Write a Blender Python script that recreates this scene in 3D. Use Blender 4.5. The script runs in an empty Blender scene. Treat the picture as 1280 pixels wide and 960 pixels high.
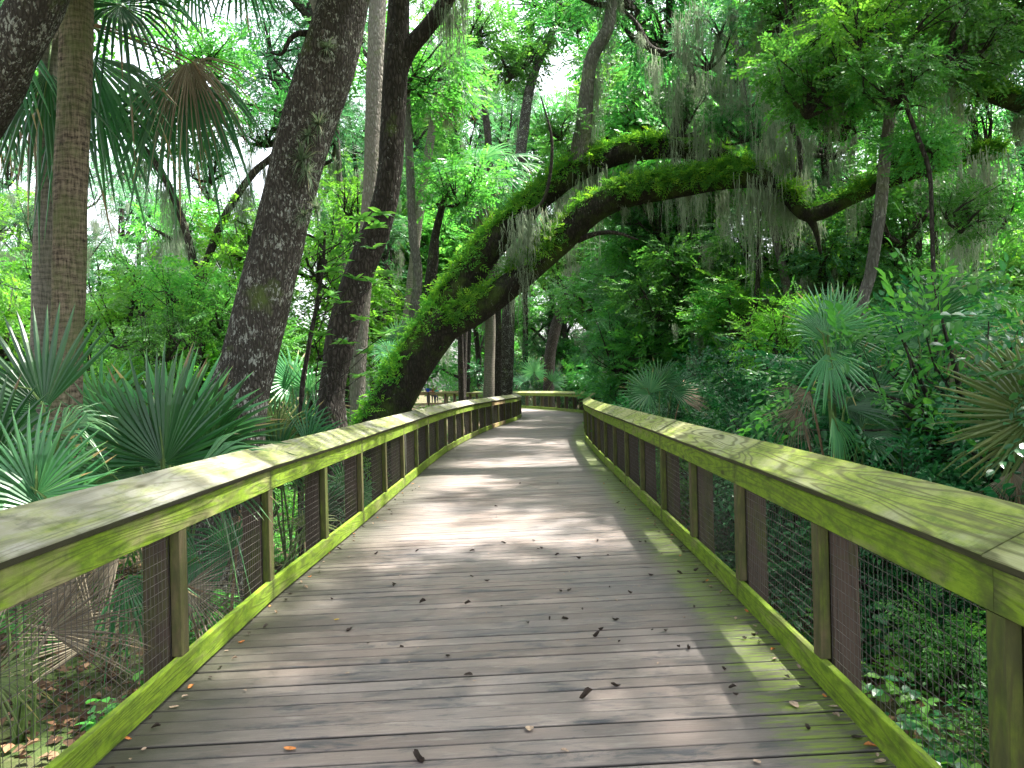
import bpy, math, random
import numpy as np
from mathutils import Vector, noise as mn
from math import radians, sin, cos, pi, atan2, sqrt

random.seed(11)
RG = np.random.default_rng(11)
C = bpy.context.scene.collection
SC = bpy.context.scene

# ---------------------------------------------------------------- camera geometry
FOC, EYE, ROLL, CX, CY = 1030.0, 1.55, 0.024, 640.0, 481.0
def at(x, y, Z):
    """point of the place seen at photo pixel (x, y), Z metres ahead"""
    dx, dy = x - CX, CY - y
    c, s = cos(ROLL), sin(ROLL)
    return np.array([(dx*c + dy*s)*Z/FOC, Z, EYE + (-dx*s + dy*c)*Z/FOC])
def onground(x, y, z=0.0):
    dx, dy = x - CX, CY - y
    c, s = cos(ROLL), sin(ROLL)
    k = (z - EYE)/(-dx*s + dy*c)
    return np.array([(dx*c + dy*s)*k, FOC*k, z])
GZ = -0.75
def ground_z(x, y):
    return GZ + 0.16*mn.noise(Vector((x*0.16, y*0.16, 0.3))) + 0.05*mn.noise(Vector((x*0.9, y*0.9, 4.0)))

# ---------------------------------------------------------------- materials
def new_mat(name):
    m = bpy.data.materials.new(name); m.use_nodes = True
    nt = m.node_tree; nt.nodes.clear()
    return m, nt
def N(nt, t, ins=None, **props):
    n = nt.nodes.new(t)
    for k, v in props.items(): setattr(n, k, v)
    if ins:
        for k, v in ins.items():
            if isinstance(v, bpy.types.NodeSocket): nt.links.new(v, n.inputs[k])
            else: n.inputs[k].default_value = v
    return n
def col(c): return (c[0], c[1], c[2], 1.0)
def ramp(nt, fac, stops, interp='LINEAR'):
    r = N(nt, 'ShaderNodeValToRGB', {'Fac': fac})
    r.color_ramp.interpolation = interp
    els = r.color_ramp.elements
    while len(els) < len(stops): els.new(0.5)
    for e, (p, c) in zip(els, stops):
        e.position = p; e.color = col(c) if len(c) == 3 else c
    return r.outputs['Color']
def mixc(nt, fac, a, b, bt='MIX'):
    m = nt.nodes.new('ShaderNodeMix'); m.data_type = 'RGBA'; m.blend_type = bt
    for i, v in ((0, fac), (6, a), (7, b)):
        if isinstance(v, bpy.types.NodeSocket): nt.links.new(v, m.inputs[i])
        else: m.inputs[i].default_value = col(v) if isinstance(v, (tuple, list)) else v
    return m.outputs[2]
def mth(nt, op, a, b=0.0, c=0.0, clamp=False):
    n = nt.nodes.new('ShaderNodeMath'); n.operation = op; n.use_clamp = clamp
    for i, v in enumerate((a, b, c)):
        if isinstance(v, bpy.types.NodeSocket): nt.links.new(v, n.inputs[i])
        else: n.inputs[i].default_value = v
    return n.outputs[0]
def mrange(nt, v, a, b, lo=0.0, hi=1.0):
    n = N(nt, 'ShaderNodeMapRange', {'Value': v, 'From Min': a, 'From Max': b, 'To Min': lo, 'To Max': hi})
    return n.outputs[0]
def vscale(nt, vec, s, off=(0, 0, 0)):
    n = N(nt, 'ShaderNodeMapping', {'Vector': vec, 'Scale': s, 'Location': off})
    return n.outputs[0]
def noise(nt, vec, scale, detail=4, rough=0.55, dist=0.0):
    return N(nt, 'ShaderNodeTexNoise', {'Vector': vec, 'Scale': scale, 'Detail': detail, 'Roughness': rough, 'Distortion': dist}).outputs['Fac']
def attr(nt, name):
    return N(nt, 'ShaderNodeAttribute', attribute_name=name).outputs['Fac']
def finish(nt, color, rough=0.7, spec=0.3, bump=None, bstr=0.5, bdist=0.02, trans=0.0, transcol=None):
    p = N(nt, 'ShaderNodeBsdfPrincipled')
    for k, v in (('Base Color', color), ('Roughness', rough), ('Specular IOR Level', spec)):
        if isinstance(v, bpy.types.NodeSocket): nt.links.new(v, p.inputs[k])
        else: p.inputs[k].default_value = col(v) if isinstance(v, (tuple, list)) else v
    if bump is not None:
        b = N(nt, 'ShaderNodeBump', {'Height': bump, 'Strength': bstr, 'Distance': bdist})
        nt.links.new(b.outputs[0], p.inputs['Normal'])
    out = N(nt, 'ShaderNodeOutputMaterial')
    sh = p.outputs[0]
    if trans > 0:
        t = N(nt, 'ShaderNodeBsdfTranslucent')
        tc = transcol if transcol is not None else color
        if isinstance(tc, bpy.types.NodeSocket): nt.links.new(tc, t.inputs[0])
        else: t.inputs[0].default_value = col(tc)
        mx = N(nt, 'ShaderNodeMixShader', {0: trans, 1: sh, 2: t.outputs[0]})
        sh = mx.outputs[0]
    nt.links.new(sh, out.inputs[0])

def leaf_mat(name, c0, c1, c2, trans=0.4, rough=0.45, spec=0.4, objvar=0.35, tip=None):
    m, nt = new_mat(name)
    r = attr(nt, 'rnd')
    base = ramp(nt, r, [(0.0, c0), (0.55, c1), (0.93, c2), (1.0, tip or (c2[0]*1.45, c2[1]*1.12, c2[2]))])
    oi = N(nt, 'ShaderNodeObjectInfo').outputs['Random']
    hs = N(nt, 'ShaderNodeHueSaturation', {'Hue': mrange(nt, oi, 0, 1, 0.5-0.03*objvar, 0.5+0.025*objvar), 'Saturation': 1.0,
                                          'Value': mrange(nt, oi, 0, 1, 1.0-objvar, 1.0+objvar), 'Fac': 1.0, 'Color': base})
    c = hs.outputs[0]
    tc = N(nt, 'ShaderNodeHueSaturation', {'Hue': 0.489, 'Saturation': 1.05, 'Value': 1.95, 'Fac': 1.0, 'Color': c}).outputs[0]
    finish(nt, c, rough, spec, trans=trans, transcol=tc)
    return m
M = {}
M['leaf_broad'] = leaf_mat('leaf_broad', (.03, .135, .025), (.052, .20, .033), (.10, .28, .04), .45)
M['leaf_bright'] = leaf_mat('leaf_bright', (.06, .21, .025), (.10, .30, .035), (.17, .38, .05), .45)
M['leaf_fine'] = leaf_mat('leaf_fine', (.02, .10, .028), (.032, .15, .035), (.06, .21, .045), .4)
M['leaf_shrub'] = leaf_mat('leaf_shrub', (.012, .075, .028), (.02, .12, .036), (.042, .18, .045), .3, .32, .5)
M['leaf_cool'] = leaf_mat('leaf_cool', (.03, .10, .045), (.045, .14, .055), (.07, .19, .06), .4)
M['leaf_magnolia'] = leaf_mat('leaf_magnolia', (.03, .12, .02), (.06, .2, .03), (.13, .32, .05), .3, .28, .5)
M['leaf_fern'] = leaf_mat('leaf_fern', (.04, .17, .025), (.075, .26, .03), (.18, .40, .04), .4, .6, .2)
M['palm_green'] = leaf_mat('palm_green', (.018, .08, .028), (.028, .12, .036), (.055, .17, .045), .25, .38, .45, .45, (.22, .17, .07))
M['palm_light'] = leaf_mat('palm_light', (.04, .14, .055), (.062, .20, .07), (.12, .27, .085), .3, .35, .5, .45, (.28, .22, .09))
M['palm_olive'] = leaf_mat('palm_olive', (.07, .11, .03), (.11, .16, .045), (.2, .22, .08), .25, .5, .3, .2)
M['palm_dead'] = leaf_mat('palm_dead', (.10, .082, .055), (.20, .168, .118), (.34, .295, .22), .15, .75, .15, .2)
M['moss_grey'] = leaf_mat('moss_grey', (.12, .15, .10), (.17, .21, .145), (.25, .29, .21), .35, .9, .05, .2)
M['airplant'] = leaf_mat('airplant', (.07, .12, .06), (.11, .16, .09), (.17, .21, .13), .25, .6, .2, .2)
M['litter'] = leaf_mat('litter', (.035, .022, .013), (.10, .06, .035), (.26, .17, .10), .1, .8, .15, .2)

def bark(name, dark, light, lichen=0.0, lcol=(.5, .53, .47), green=0.0, gcol=(.10, .15, .03), zs=0.3, sc=14):
    m, nt = new_mat(name)
    tc = N(nt, 'ShaderNodeTexCoord').outputs['Object']
    v = vscale(nt, tc, (1, 1, zs))
    vo = N(nt, 'ShaderNodeTexVoronoi', {'Vector': v, 'Scale': sc*1.6, 'Randomness': 1.0}, feature='DISTANCE_TO_EDGE').outputs['Distance']
    n1 = noise(nt, v, sc, 6, .65, .6)
    n2 = noise(nt, tc, 2.2, 4, .6)
    h = mth(nt, 'MULTIPLY', mrange(nt, vo, 0, .28), mrange(nt, n1, .3, .7))
    c = mixc(nt, h, dark, light)
    c = mixc(nt, mrange(nt, n2, .35, .7, 0, .55), c, (dark[0]*.8, dark[1]*.85, dark[2]*.8))
    if green > 0:
        g = mrange(nt, noise(nt, tc, 1.7, 5, .65), .62-green*.3, .78-green*.2, 0, .85)
        c = mixc(nt, g, c, gcol)
    if lichen > 0:
        l = noise(nt, vscale(nt, tc, (1, 1, .5)), 42, 5, .7, .3)
        l2 = noise(nt, tc, 7, 4, .6)
        s = mth(nt, 'ADD', mth(nt, 'MULTIPLY', l, .65), mth(nt, 'MULTIPLY', l2, .35))
        f = mrange(nt, s, .645-lichen*.12, .68-lichen*.12, 0, .8)
        c = mixc(nt, f, c, lcol)
    finish(nt, c, .9, .15, h, .9, .03)
    return m
M['bark_lichen'] = bark('bark_lichen', (.03, .026, .022), (.16, .142, .122), .85, (.34, .35, .31), .15, sc=20)
M['bark_dark'] = bark('bark_dark', (.02, .017, .014), (.115, .098, .083), .45, (.3, .32, .28), .1)
M['bark_mossy'] = bark('bark_mossy', (.012, .011, .008), (.055, .048, .036), .25, (.25, .27, .22), .5, (.05, .085, .012))
M['bark_grey'] = bark('bark_grey', (.08, .075, .065), (.26, .25, .22), .4, (.42, .43, .39), .3, (.14, .17, .08))
M['bark_pale'] = bark('bark_pale', (.14, .125, .105), (.33, .31, .27), .3, (.45, .45, .40), .1)

def palm_bark(name, dark, light, green):
    m, nt = new_mat(name)
    tc = N(nt, 'ShaderNodeTexCoord').outputs['Object']
    z = N(nt, 'ShaderNodeSeparateXYZ', {0: tc}).outputs[2]
    nz = noise(nt, tc, 2.5, 3, .5)
    ph = mth(nt, 'ADD', mth(nt, 'MULTIPLY', z, 95), mth(nt, 'MULTIPLY', nz, 16))
    ring = mrange(nt, mth(nt, 'SINE', ph), -1, 1)
    fib = noise(nt, vscale(nt, tc, (1, 1, .12)), 60, 4, .7)
    fh = noise(nt, vscale(nt, tc, (1, 1, 6)), 13, 7, .8)
    h = mth(nt, 'ADD', mth(nt, 'MULTIPLY', ring, .10), mth(nt, 'ADD', mth(nt, 'MULTIPLY', fib, .75), mth(nt, 'MULTIPLY', fh, .85)))
    c = mixc(nt, mrange(nt, h, .68, 1.0), dark, light)
    c = mixc(nt, mrange(nt, noise(nt, tc, 3, 6, .7), .42, .62, 0, green), c, (.13, .16, .06))
    c = mixc(nt, mrange(nt, noise(nt, vscale(nt, tc, (1, 1, .5)), 5, 5, .7), .6, .7, 0, .7), c, (.035, .03, .025))
    finish(nt, c, .9, .15, h, .8, .02)
    return m
M['palm_bark'] = palm_bark('palm_bark', (.022, .017, .013), (.25, .20, .145), .6)
M['palm_bark_pale'] = palm_bark('palm_bark_pale', (.075, .068, .058), (.25, .225, .19), .2)

def wood(name, base, grain, algae=0.0, acol=(.26, .33, .03), dirt=0.5, gstr=.55, sun=(.5, .48, .44), weather=.0):
    m, nt = new_mat(name)
    uv = N(nt, 'ShaderNodeUVMap', uv_map='UVMap').outputs[0]
    r = attr(nt, 'rnd')
    fld = noise(nt, vscale(nt, uv, (.5, 6.0, 1)), 1.0, 1.5, .4, .15)
    w = mth(nt, 'SINE', mth(nt, 'MULTIPLY', fld, 95))
    g = mrange(nt, w, .1, .95)
    fib = noise(nt, vscale(nt, uv, (5, 160, 1)), 1.0, 4, .7)
    g = mth(nt, 'MULTIPLY', g, mrange(nt, fib, .3, .6, .5, 1))
    c = mixc(nt, mrange(nt, r, 0, 1, 0, .5), base, (base[0]*.66, base[1]*.68, base[2]*.68))
    if weather > 0:
        wn = noise(nt, vscale(nt, uv, (1.1, 3, 1)), 1.0, 4, .6)
        c = mixc(nt, mrange(nt, wn, .42, .62, 0, weather), c, sun)
    if algae > 0:
        an = noise(nt, vscale(nt, uv, (1.6, 6, 1)), 1.0, 6, .65, .4)
        a = mrange(nt, mth(nt, 'ADD', an, mth(nt, 'MULTIPLY', r, .16)), .62-algae*.32, .8-algae*.3, 0, .95)
        a2 = mrange(nt, noise(nt, vscale(nt, uv, (3, 9, 1)), 2.0, 5, .7), .4, .65)
        ac = mixc(nt, a2, acol, (acol[0]*.38, acol[1]*.46, acol[2]*.35))
        c = mixc(nt, a, c, ac)
    c = mixc(nt, mth(nt, 'MULTIPLY', g, gstr), c, grain)
    c = mixc(nt, mrange(nt, fib, .5, .75, 0, .3), c, grain)
    kn = N(nt, 'ShaderNodeTexVoronoi', {'Vector': vscale(nt, uv, (1.5, 6, 1)), 'Scale': 1.0}).outputs['Distance']
    c = mixc(nt, mrange(nt, kn, .05, .14, .85, 0), c, (.035, .035, .012))
    dn = noise(nt, vscale(nt, uv, (2.2, 5, 1)), 2.2, 7, .72)
    c = mixc(nt, mrange(nt, dn, .56, .74, 0, dirt), c, (.04, .042, .022))
    gr = attr(nt, 'grime')
    if 'cap' in name: c = mixc(nt, mrange(nt, gr, .05, .5, 0, .88), c, (.032, .030, .016))
    en = mth(nt, 'ADD', attr(nt, 'endd'), mth(nt, 'MULTIPLY', mth(nt, 'SUBTRACT', noise(nt, vscale(nt, uv, (7, 14, 1)), 1.0, 5, .7), .5), .22))
    c = mixc(nt, mrange(nt, en, -.02, .10, .8, 0), c, (.045, .05, .018))
    rs = noise(nt, vscale(nt, uv, (16, 2.5, 1)), 1.0, 5, .7)
    c = mixc(nt, mrange(nt, rs, .56, .72, 0, .45), c, (.06, .065, .02))
    h = mth(nt, 'ADD', mth(nt, 'MULTIPLY', g, -.6), fib)
    finish(nt, c, .78, .25, h, .55, .004)
    return m
M['cap_left'] = wood('cap_left', (.205, .20, .135), (.075, .07, .045), .32, (.19, .22, .06), .8, .55, (.265, .26, .23), .85)
M['cap_right'] = wood('cap_right', (.31, .315, .135), (.10, .10, .04), .42, (.25, .31, .05), .35, .95, (.36, .355, .27), .5)
M['rail_green'] = wood('rail_green', (.25, .23, .105), (.07, .078, .02), .80, (.185, .29, .012), .75, .55)
M['rail_tan'] = wood('rail_tan', (.36, .25, .14), (.16, .10, .05), .12, (.24, .32, .03), .4, .5)
M['upright'] = wood('upright', (.19, .135, .075), (.075, .05, .025), .42, (.16, .21, .02), .5, .5)
M['post_dark'] = wood('post_dark', (.075, .052, .04), (.03, .022, .017), .1, (.08, .09, .02), .5, .5)

def deck_mat():
    m, nt = new_mat('deck_boards')
    uv = N(nt, 'ShaderNodeUVMap', uv_map='UVMap').outputs[0]
    r = attr(nt, 'rnd'); e = attr(nt, 'edge')     # edge: metres from the right railing
    tc = N(nt, 'ShaderNodeTexCoord').outputs['Object']
    fib = noise(nt, vscale(nt, uv, (3, 80, 1)), 1.0, 5, .75)
    big = noise(nt, vscale(nt, tc, (1, 1, 1)), .9, 5, .6)
    c = ramp(nt, r, [(0, (.155, .120, .105)), (.35, (.19, .149, .130)), (.75, (.225, .179, .156)), (1, (.265, .214, .187))])
    c = mixc(nt, mrange(nt, fib, .38, .72, 0, .55), c, (.10, .085, .078))
    c = mixc(nt, mrange(nt, big, .42, .62, 0, .5), c, (.12, .118, .122))
    # dark blotchy stains running along each board
    st = noise(nt, vscale(nt, uv, (2.2, 7, 1)), 1.2, 8, .74, .7)
    c = mixc(nt, mrange(nt, st, .52, .63, 0, .85), c, (.045, .048, .058))
    spk = noise(nt, vscale(nt, uv, (14, 60, 1)), 1.0, 4, .7)
    c = mixc(nt, mrange(nt, spk, .66, .72, 0, .8), c, (.04, .036, .032))
    wh = noise(nt, vscale(nt, uv, (2.4, 9, 1)), 1.7, 7, .7)
    c = mixc(nt, mrange(nt, wh, .53, .68, 0, .55), c, (.30, .262, .23))
    # darker band, then algae next to the railings
    en = mth(nt, 'ADD', e, mth(nt, 'MULTIPLY', mth(nt, 'SUBTRACT', noise(nt, vscale(nt, uv, (6, 14, 1)), 1.0, 5, .7), .5), .5))
    c = mixc(nt, mrange(nt, en, .15, .75, .75, 0), c, (.055, .052, .045))
    al = mth(nt, 'MULTIPLY', mrange(nt, en, .26, .40, 1, 0), mrange(nt, noise(nt, vscale(nt, uv, (5, 40, 1)), 1.0, 5, .7), .42, .58, 0, .9))
    c = mixc(nt, al, c, (.13, .19, .018))
    le = attr(nt, 'ledge')
    ln = mth(nt, 'ADD', le, mth(nt, 'MULTIPLY', mth(nt, 'SUBTRACT', noise(nt, vscale(nt, uv, (6, 10, 1)), 1.0, 5, .7), .5), .4))
    c = mixc(nt, mrange(nt, ln, .08, .7, .9, 0), c, (.045, .045, .03))
    gd = attr(nt, 'gapdirt')
    c = mixc(nt, mrange(nt, gd, .15, .75, 0, .93), c, (.018, .016, .014))
    h = mth(nt, 'ADD', fib, mth(nt, 'MULTIPLY', st, -.3))
    finish(nt, c, mrange(nt, st, .4, .7, .62, .45), .3, h, .6, .004)
    return m
M['deck'] = deck_mat()

def simple(name, c, rough=.7, spec=.3, metal=0.0, var=0.3, sc=20):
    m, nt = new_mat(name)
    tc = N(nt, 'ShaderNodeTexCoord').outputs['Object']
    n = noise(nt, tc, sc, 5, .6)
    cc = mixc(nt, mrange(nt, n, .3, .7), tuple(x*(1-var) for x in c), tuple(min(1, x*(1+var)) for x in c))
    finish(nt, cc, rough, spec, n, .3, .003)
    return m
M['wire'] = simple('wire', (.065, .058, .05), .6, .4)
M['twig'] = simple('twig', (.10, .08, .06))
M['stem_green'] = simple('stem_green', (.09, .15, .04))
M['boot'] = simple('boot', (.20, .13, .08), .85, .1, 0, .5, 9)
M['skin'] = simple('skin', (.5, .3, .22)); M['hair'] = simple('hair', (.05, .03, .02))
M['blue_cloth'] = simple('blue_cloth', (.03, .08, .6)); M['red_cloth'] = simple('red_cloth', (.6, .08, .07)); M['teal_cloth'] = simple('teal_cloth', (.02, .35, .32))
M['trouser'] = simple('trouser', (.05, .06, .09)); M['shoe'] = simple('shoe', (.5, .5, .5))
M['dead_leaf_dark'] = simple('dead_leaf_dark', (.035, .024, .018), .7, .3, 0, .5, 60)
M['dead_leaf_tan'] = simple('dead_leaf_tan', (.30, .22, .16), .7, .3, 0, .4, 60)
M['dead_leaf_orange'] = simple('dead_leaf_orange', (.45, .17, .05), .7, .3, 0, .4, 60)
M['dead_leaf_yellow'] = simple('dead_leaf_yellow', (.6, .40, .04), .7, .3, 0, .3, 60)

def ground_mat():
    m, nt = new_mat('forest_floor')
    tc = N(nt, 'ShaderNodeTexCoord').outputs['Object']
    a = noise(nt, tc, 5, 8, .7); b = noise(nt, tc, .5, 5, .6); d = noise(nt, tc, 22, 5, .7)
    c = ramp(nt, a, [(0.3, (.03, .022, .014)), (.5, (.085, .06, .038)), (.7, (.17, .125, .085))])
    c = mixc(nt, mrange(nt, d, .5, .7, 0, .6), c, (.24, .18, .13))
    c = mixc(nt, mrange(nt, b, .45, .6, 0, .8), c, (.045, .085, .02))
    finish(nt, c, .95, .1, a, .8, .05)
    return m
M['ground'] = ground_mat()

# ---------------------------------------------------------------- mesh helpers
class MB:
    """collects numpy pieces and links them as one mesh object"""
    def __init__(s): s.V = []; s.F = []; s.n = 0; s.R = []; s.UV = {}; s.A = {}
    def add(s, V, F, rnd=None, mat=0):
        V = np.asarray(V, float)
        if len(V) == 0: return
        for f in (F if isinstance(F, list) and len(F) and isinstance(F[0], np.ndarray) and F[0].ndim == 2 else [np.asarray(F)]):
            if len(f): s.F.append((f + s.n, mat))
        s.V.append(V)
        s.R.append(np.full(len(V), .5) if rnd is None else (np.full(len(V), float(rnd)) if np.isscalar(rnd) else np.asarray(rnd, float)))
        s.n += len(V)
    def mesh(s, name, mats, smooth=False, uv=None, extra=None):
        me = bpy.data.meshes.new(name)
        if s.n == 0: return me
        V = np.concatenate(s.V).astype(np.float32)
        me.vertices.add(len(V)); me.vertices.foreach_set('co', V.ravel())
        loops = np.concatenate([f.ravel() for f, _ in s.F]).astype(np.int32)
        tot = np.concatenate([np.full(len(f), f.shape[1]) for f, _ in s.F]).astype(np.int32)
        start = np.concatenate([[0], np.cumsum(tot)[:-1]]).astype(np.int32)
        mi = np.concatenate([np.full(len(f), m) for f, m in s.F]).astype(np.int32)
        me.loops.add(len(loops)); me.loops.foreach_set('vertex_index', loops)
        me.polygons.add(len(tot)); me.polygons.foreach_set('loop_start', start)
        me.polygons.foreach_set('material_index', mi)
        me.polygons.foreach_set('use_smooth', np.full(len(tot), bool(smooth)))
        a = me.attributes.new('rnd', 'FLOAT', 'POINT'); a.data.foreach_set('value', np.concatenate(s.R).astype(np.float32))
        if uv is not None:
            l = me.uv_layers.new(name='UVMap'); l.data.foreach_set('uv', np.asarray(uv, np.float32)[loops].ravel())
        for k, v in (extra or {}).items():
            a = me.attributes.new(k, 'FLOAT', 'POINT'); a.data.foreach_set('value', np.asarray(v, np.float32))
        for m in mats: me.materials.append(m)
        me.update(calc_edges=True); me.validate()
        return me
def link(name, me, parent=None, loc=None, rot=None, scale=None):
    o = bpy.data.objects.new(name, me); C.objects.link(o)
    if parent is not None: o.parent = parent
    if loc is not None: o.location = Vector(loc)
    if rot is not None: o.rotation_euler = rot
    if scale is not None: o.scale = scale if hasattr(scale, '__len__') else (scale,)*3
    return o
def tag(o, label=None, cat=None, group=None, kind=None):
    if label: o['label'] = label
    if cat: o['category'] = cat
    if group: o['group'] = group
    if kind: o['kind'] = kind
    return o
def thing(name, loc, label, cat, group=None):
    return tag(link(name, None, None, loc), label, cat, group)

def nrm(a): return a/np.maximum(np.linalg.norm(a, axis=-1, keepdims=True), 1e-9)
def frames(dirs, ups):
    y = nrm(np.asarray(dirs, float)); x = nrm(np.cross(y, ups)); z = np.cross(x, y)
    return np.stack([x, y, z], axis=-1)
def place(mb, T, pos, Rm, sc, mat=0, rmix=.55):
    """T = (V, [F...], R) ; K copies"""
    V, Fs, R = T; K = len(pos)
    if K == 0: return
    W = np.einsum('kij,nj->kni', Rm, V)*np.asarray(sc).reshape(-1, 1, 1) + np.asarray(pos)[:, None, :]
    r = np.clip((1-rmix)*R[None, :] + rmix*RG.random((K, 1)), 0, 1)
    n = len(V); offs = (np.arange(K)*n)[:, None, None]
    mb.add(W.reshape(-1, 3), [(f[None] + offs).reshape(-1, f.shape[1]) for f in Fs], r.ravel(), mat)

# leaves
LA = (np.array([(0, 0, 0), (.27, .45, .07), (0, 1, -.06), (-.27, .45, .07)]), np.array([(0, 1, 2), (0, 2, 3)]))
LB = (np.array([(0, 0, 0), (0, .35, .0), (0, .7, -.03), (0, 1, -.12), (-.2, .28, .06), (-.17, .66, .03), (.2, .28, .06), (.17, .66, .03)]),
      np.array([(0, 1, 4), (1, 5, 4), (1, 2, 5), (2, 3, 5), (0, 6, 1), (1, 6, 7), (1, 7, 2), (2, 7, 3)]))
def spray(nl, ls, L=.45, leaf=LA, jitter=.35, spread=55, wide=1.0, droop=.12, stem=True):
    Vs, Fs, Rs = [], [], []
    n = 0
    lv, lf = leaf; lv = lv*np.array([wide, 1, 1])
    for i in range(nl):
        t = .12 + .88*(i+.5)/nl if i < nl-1 else 1.0
        side = 1 if i % 2 else -1
        ang = radians(spread*random.uniform(.7, 1.2))*side if i < nl-1 else radians(random.uniform(-20, 20))
        d = np.array([sin(ang), cos(ang), random.uniform(-.35, .2)])
        up = nrm(np.array([random.uniform(-1, 1)*jitter, random.uniform(-1, 1)*jitter, 1.0]))
        Rm = frames(d[None], up[None])[0]
        s = ls*random.uniform(.65, 1.15)
        p = np.array([.02*side, t*L, -droop*t*t*L])
        Vs.append((lv*s) @ Rm.T + p); Fs.append(lf + n); Rs.append(np.full(len(lv), random.random())); n += len(lv)
    if stem:
        w = .004
        sv = np.array([(-w, 0, 0), (w, 0, 0), (w*.4, L, -droop*L), (-w*.4, L, -droop*L)])
        Vs.append(sv); Fs.append(np.array([(n, n+1, n+2), (n, n+2, n+3)])); Rs.append(np.full(4, .1)); n += 4
    return np.concatenate(Vs), [np.concatenate(Fs)], np.concatenate(Rs)

def crr(P, k):
    """Catmull-Rom resample of N x m array to k points"""
    P = np.asarray(P, float); n = len(P)
    Q = np.vstack([2*P[0]-P[1], P, 2*P[-1]-P[-2]])
    seg = np.linalg.norm(np.diff(P[:, :3], axis=0), axis=1); cum = np.concatenate([[0], np.cumsum(seg)])
    out = []
    for s in np.linspace(0, cum[-1], k):
        i = min(n-2, int(np.searchsorted(cum, s, side='right')-1)); t = (s-cum[i])/max(seg[i], 1e-9)
        a, b, c, d = Q[i], Q[i+1], Q[i+2], Q[i+3]
        out.append(.5*((2*b)+(-a+c)*t+(2*a-5*b+4*c-d)*t*t+(-a+3*b-3*c+d)*t**3))
    return np.array(out)
def tube(P, sides=12, step=.12, rough=.06, flare=0.0, seed=0.0, cap=True, ridge=0.0):
    """P rows: x,y,z,r.  Returns V, F(list), normals"""
    P = np.asarray(P, float)
    L = np.sum(np.linalg.norm(np.diff(P[:, :3], axis=0), axis=1))
    k = max(3, int(L/step)+1)
    Q = crr(P, k); Q[:, 3] = np.maximum(Q[:, 3], .002)
    T = nrm(np.gradient(Q[:, :3], axis=0))
    u = np.cross(T[0], [0, 1, 0.01]); u = u/np.linalg.norm(u)
    V = np.zeros((k, sides, 3)); Nn = np.zeros_like(V)
    for i in range(k):
        u = u - T[i]*np.dot(u, T[i]); u /= np.linalg.norm(u); v = np.cross(T[i], u)
        for j in range(sides):
            a = 2*pi*j/sides
            dr = cos(a)*u + sin(a)*v
            r = Q[i, 3]; p = Q[i, :3]
            n1 = mn.noise(Vector((p[0]*.8+dr[0]*1.3+seed, p[1]*.8+dr[1]*1.3, p[2]*.8+dr[2]*.8)))
            n2 = mn.noise(Vector((p[0]*3+dr[0]*4+seed, p[1]*3+dr[1]*4, p[2]*2)))
            rr = r*(1 + rough*2*n1 + rough*n2)
            if ridge: rr += r*ridge*abs(sin(a*5+2*n1+p[2]*.6))
            if flare:
                h = i/(k-1)*L
                f = math.exp(-h/.45)
                rr *= 1 + flare*f*(1 + .55*sin(a*4+seed*3))
            V[i, j] = p + dr*rr; Nn[i, j] = dr
    ii, jj = np.meshgrid(np.arange(k-1), np.arange(sides), indexing='ij')
    a = ii*sides+jj; b = ii*sides+(jj+1) % sides
    F = np.stack([a, b, b+sides, a+sides], -1).reshape(-1, 4)
    Vf = V.reshape(-1, 3); Fl = [F]
    if cap:
        Vf = np.vstack([Vf, Q[-1, :3]+T[-1]*Q[-1, 3]*.3])
        c = len(Vf)-1; b0 = (k-1)*sides
        Fl.append(np.array([(b0+j, b0+(j+1) % sides, c) for j in range(sides)]))
    return Vf, Fl, Nn.reshape(-1, 3), V.reshape(-1, 3)

# ---------------------------------------------------------------- railings and deck (pixels turned into plan positions)
LEFT = np.array([(-1.70, -3.2), (-1.72, 0.0), (-1.76, 3.4), (-1.79, 4.6), (-1.79, 6.0), (-1.75, 8.0), (-1.70, 10.7), (-1.66, 15), (-1.54, 19.7), (-1.15, 25.2), (-.60, 30.4), (-.12, 33.6), (.25, 36.3), (.42, 39.2), (.25, 43), (-.5, 47.5), (-1.7, 52.3), (-3.8, 58), (-7, 64)])
RIGHT = np.array([(1.36, -3.2), (1.41, 0.0), (1.46, 3.26), (1.54, 5.9), (1.60, 9.3), (1.65, 12.3), (1.72, 16.2), (1.88, 21.2), (2.17, 25.3), (2.7, 30), (3.32, 35), (3.68, 39), (3.60, 42.4), (2.95, 46), (2.2, 49), (.65, 54.5), (-1.6, 60), (-5, 66)])
def arc(P, m=1200):
    Q = crr(np.c_[P, np.zeros(len(P))], m)[:, :2]
    s = np.concatenate([[0], np.cumsum(np.linalg.norm(np.diff(Q, axis=0), axis=1))])
    return Q, s
def at_s(Q, s, x): return np.array([np.interp(x, s, Q[:, 0]), np.interp(x, s, Q[:, 1])])

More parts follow.
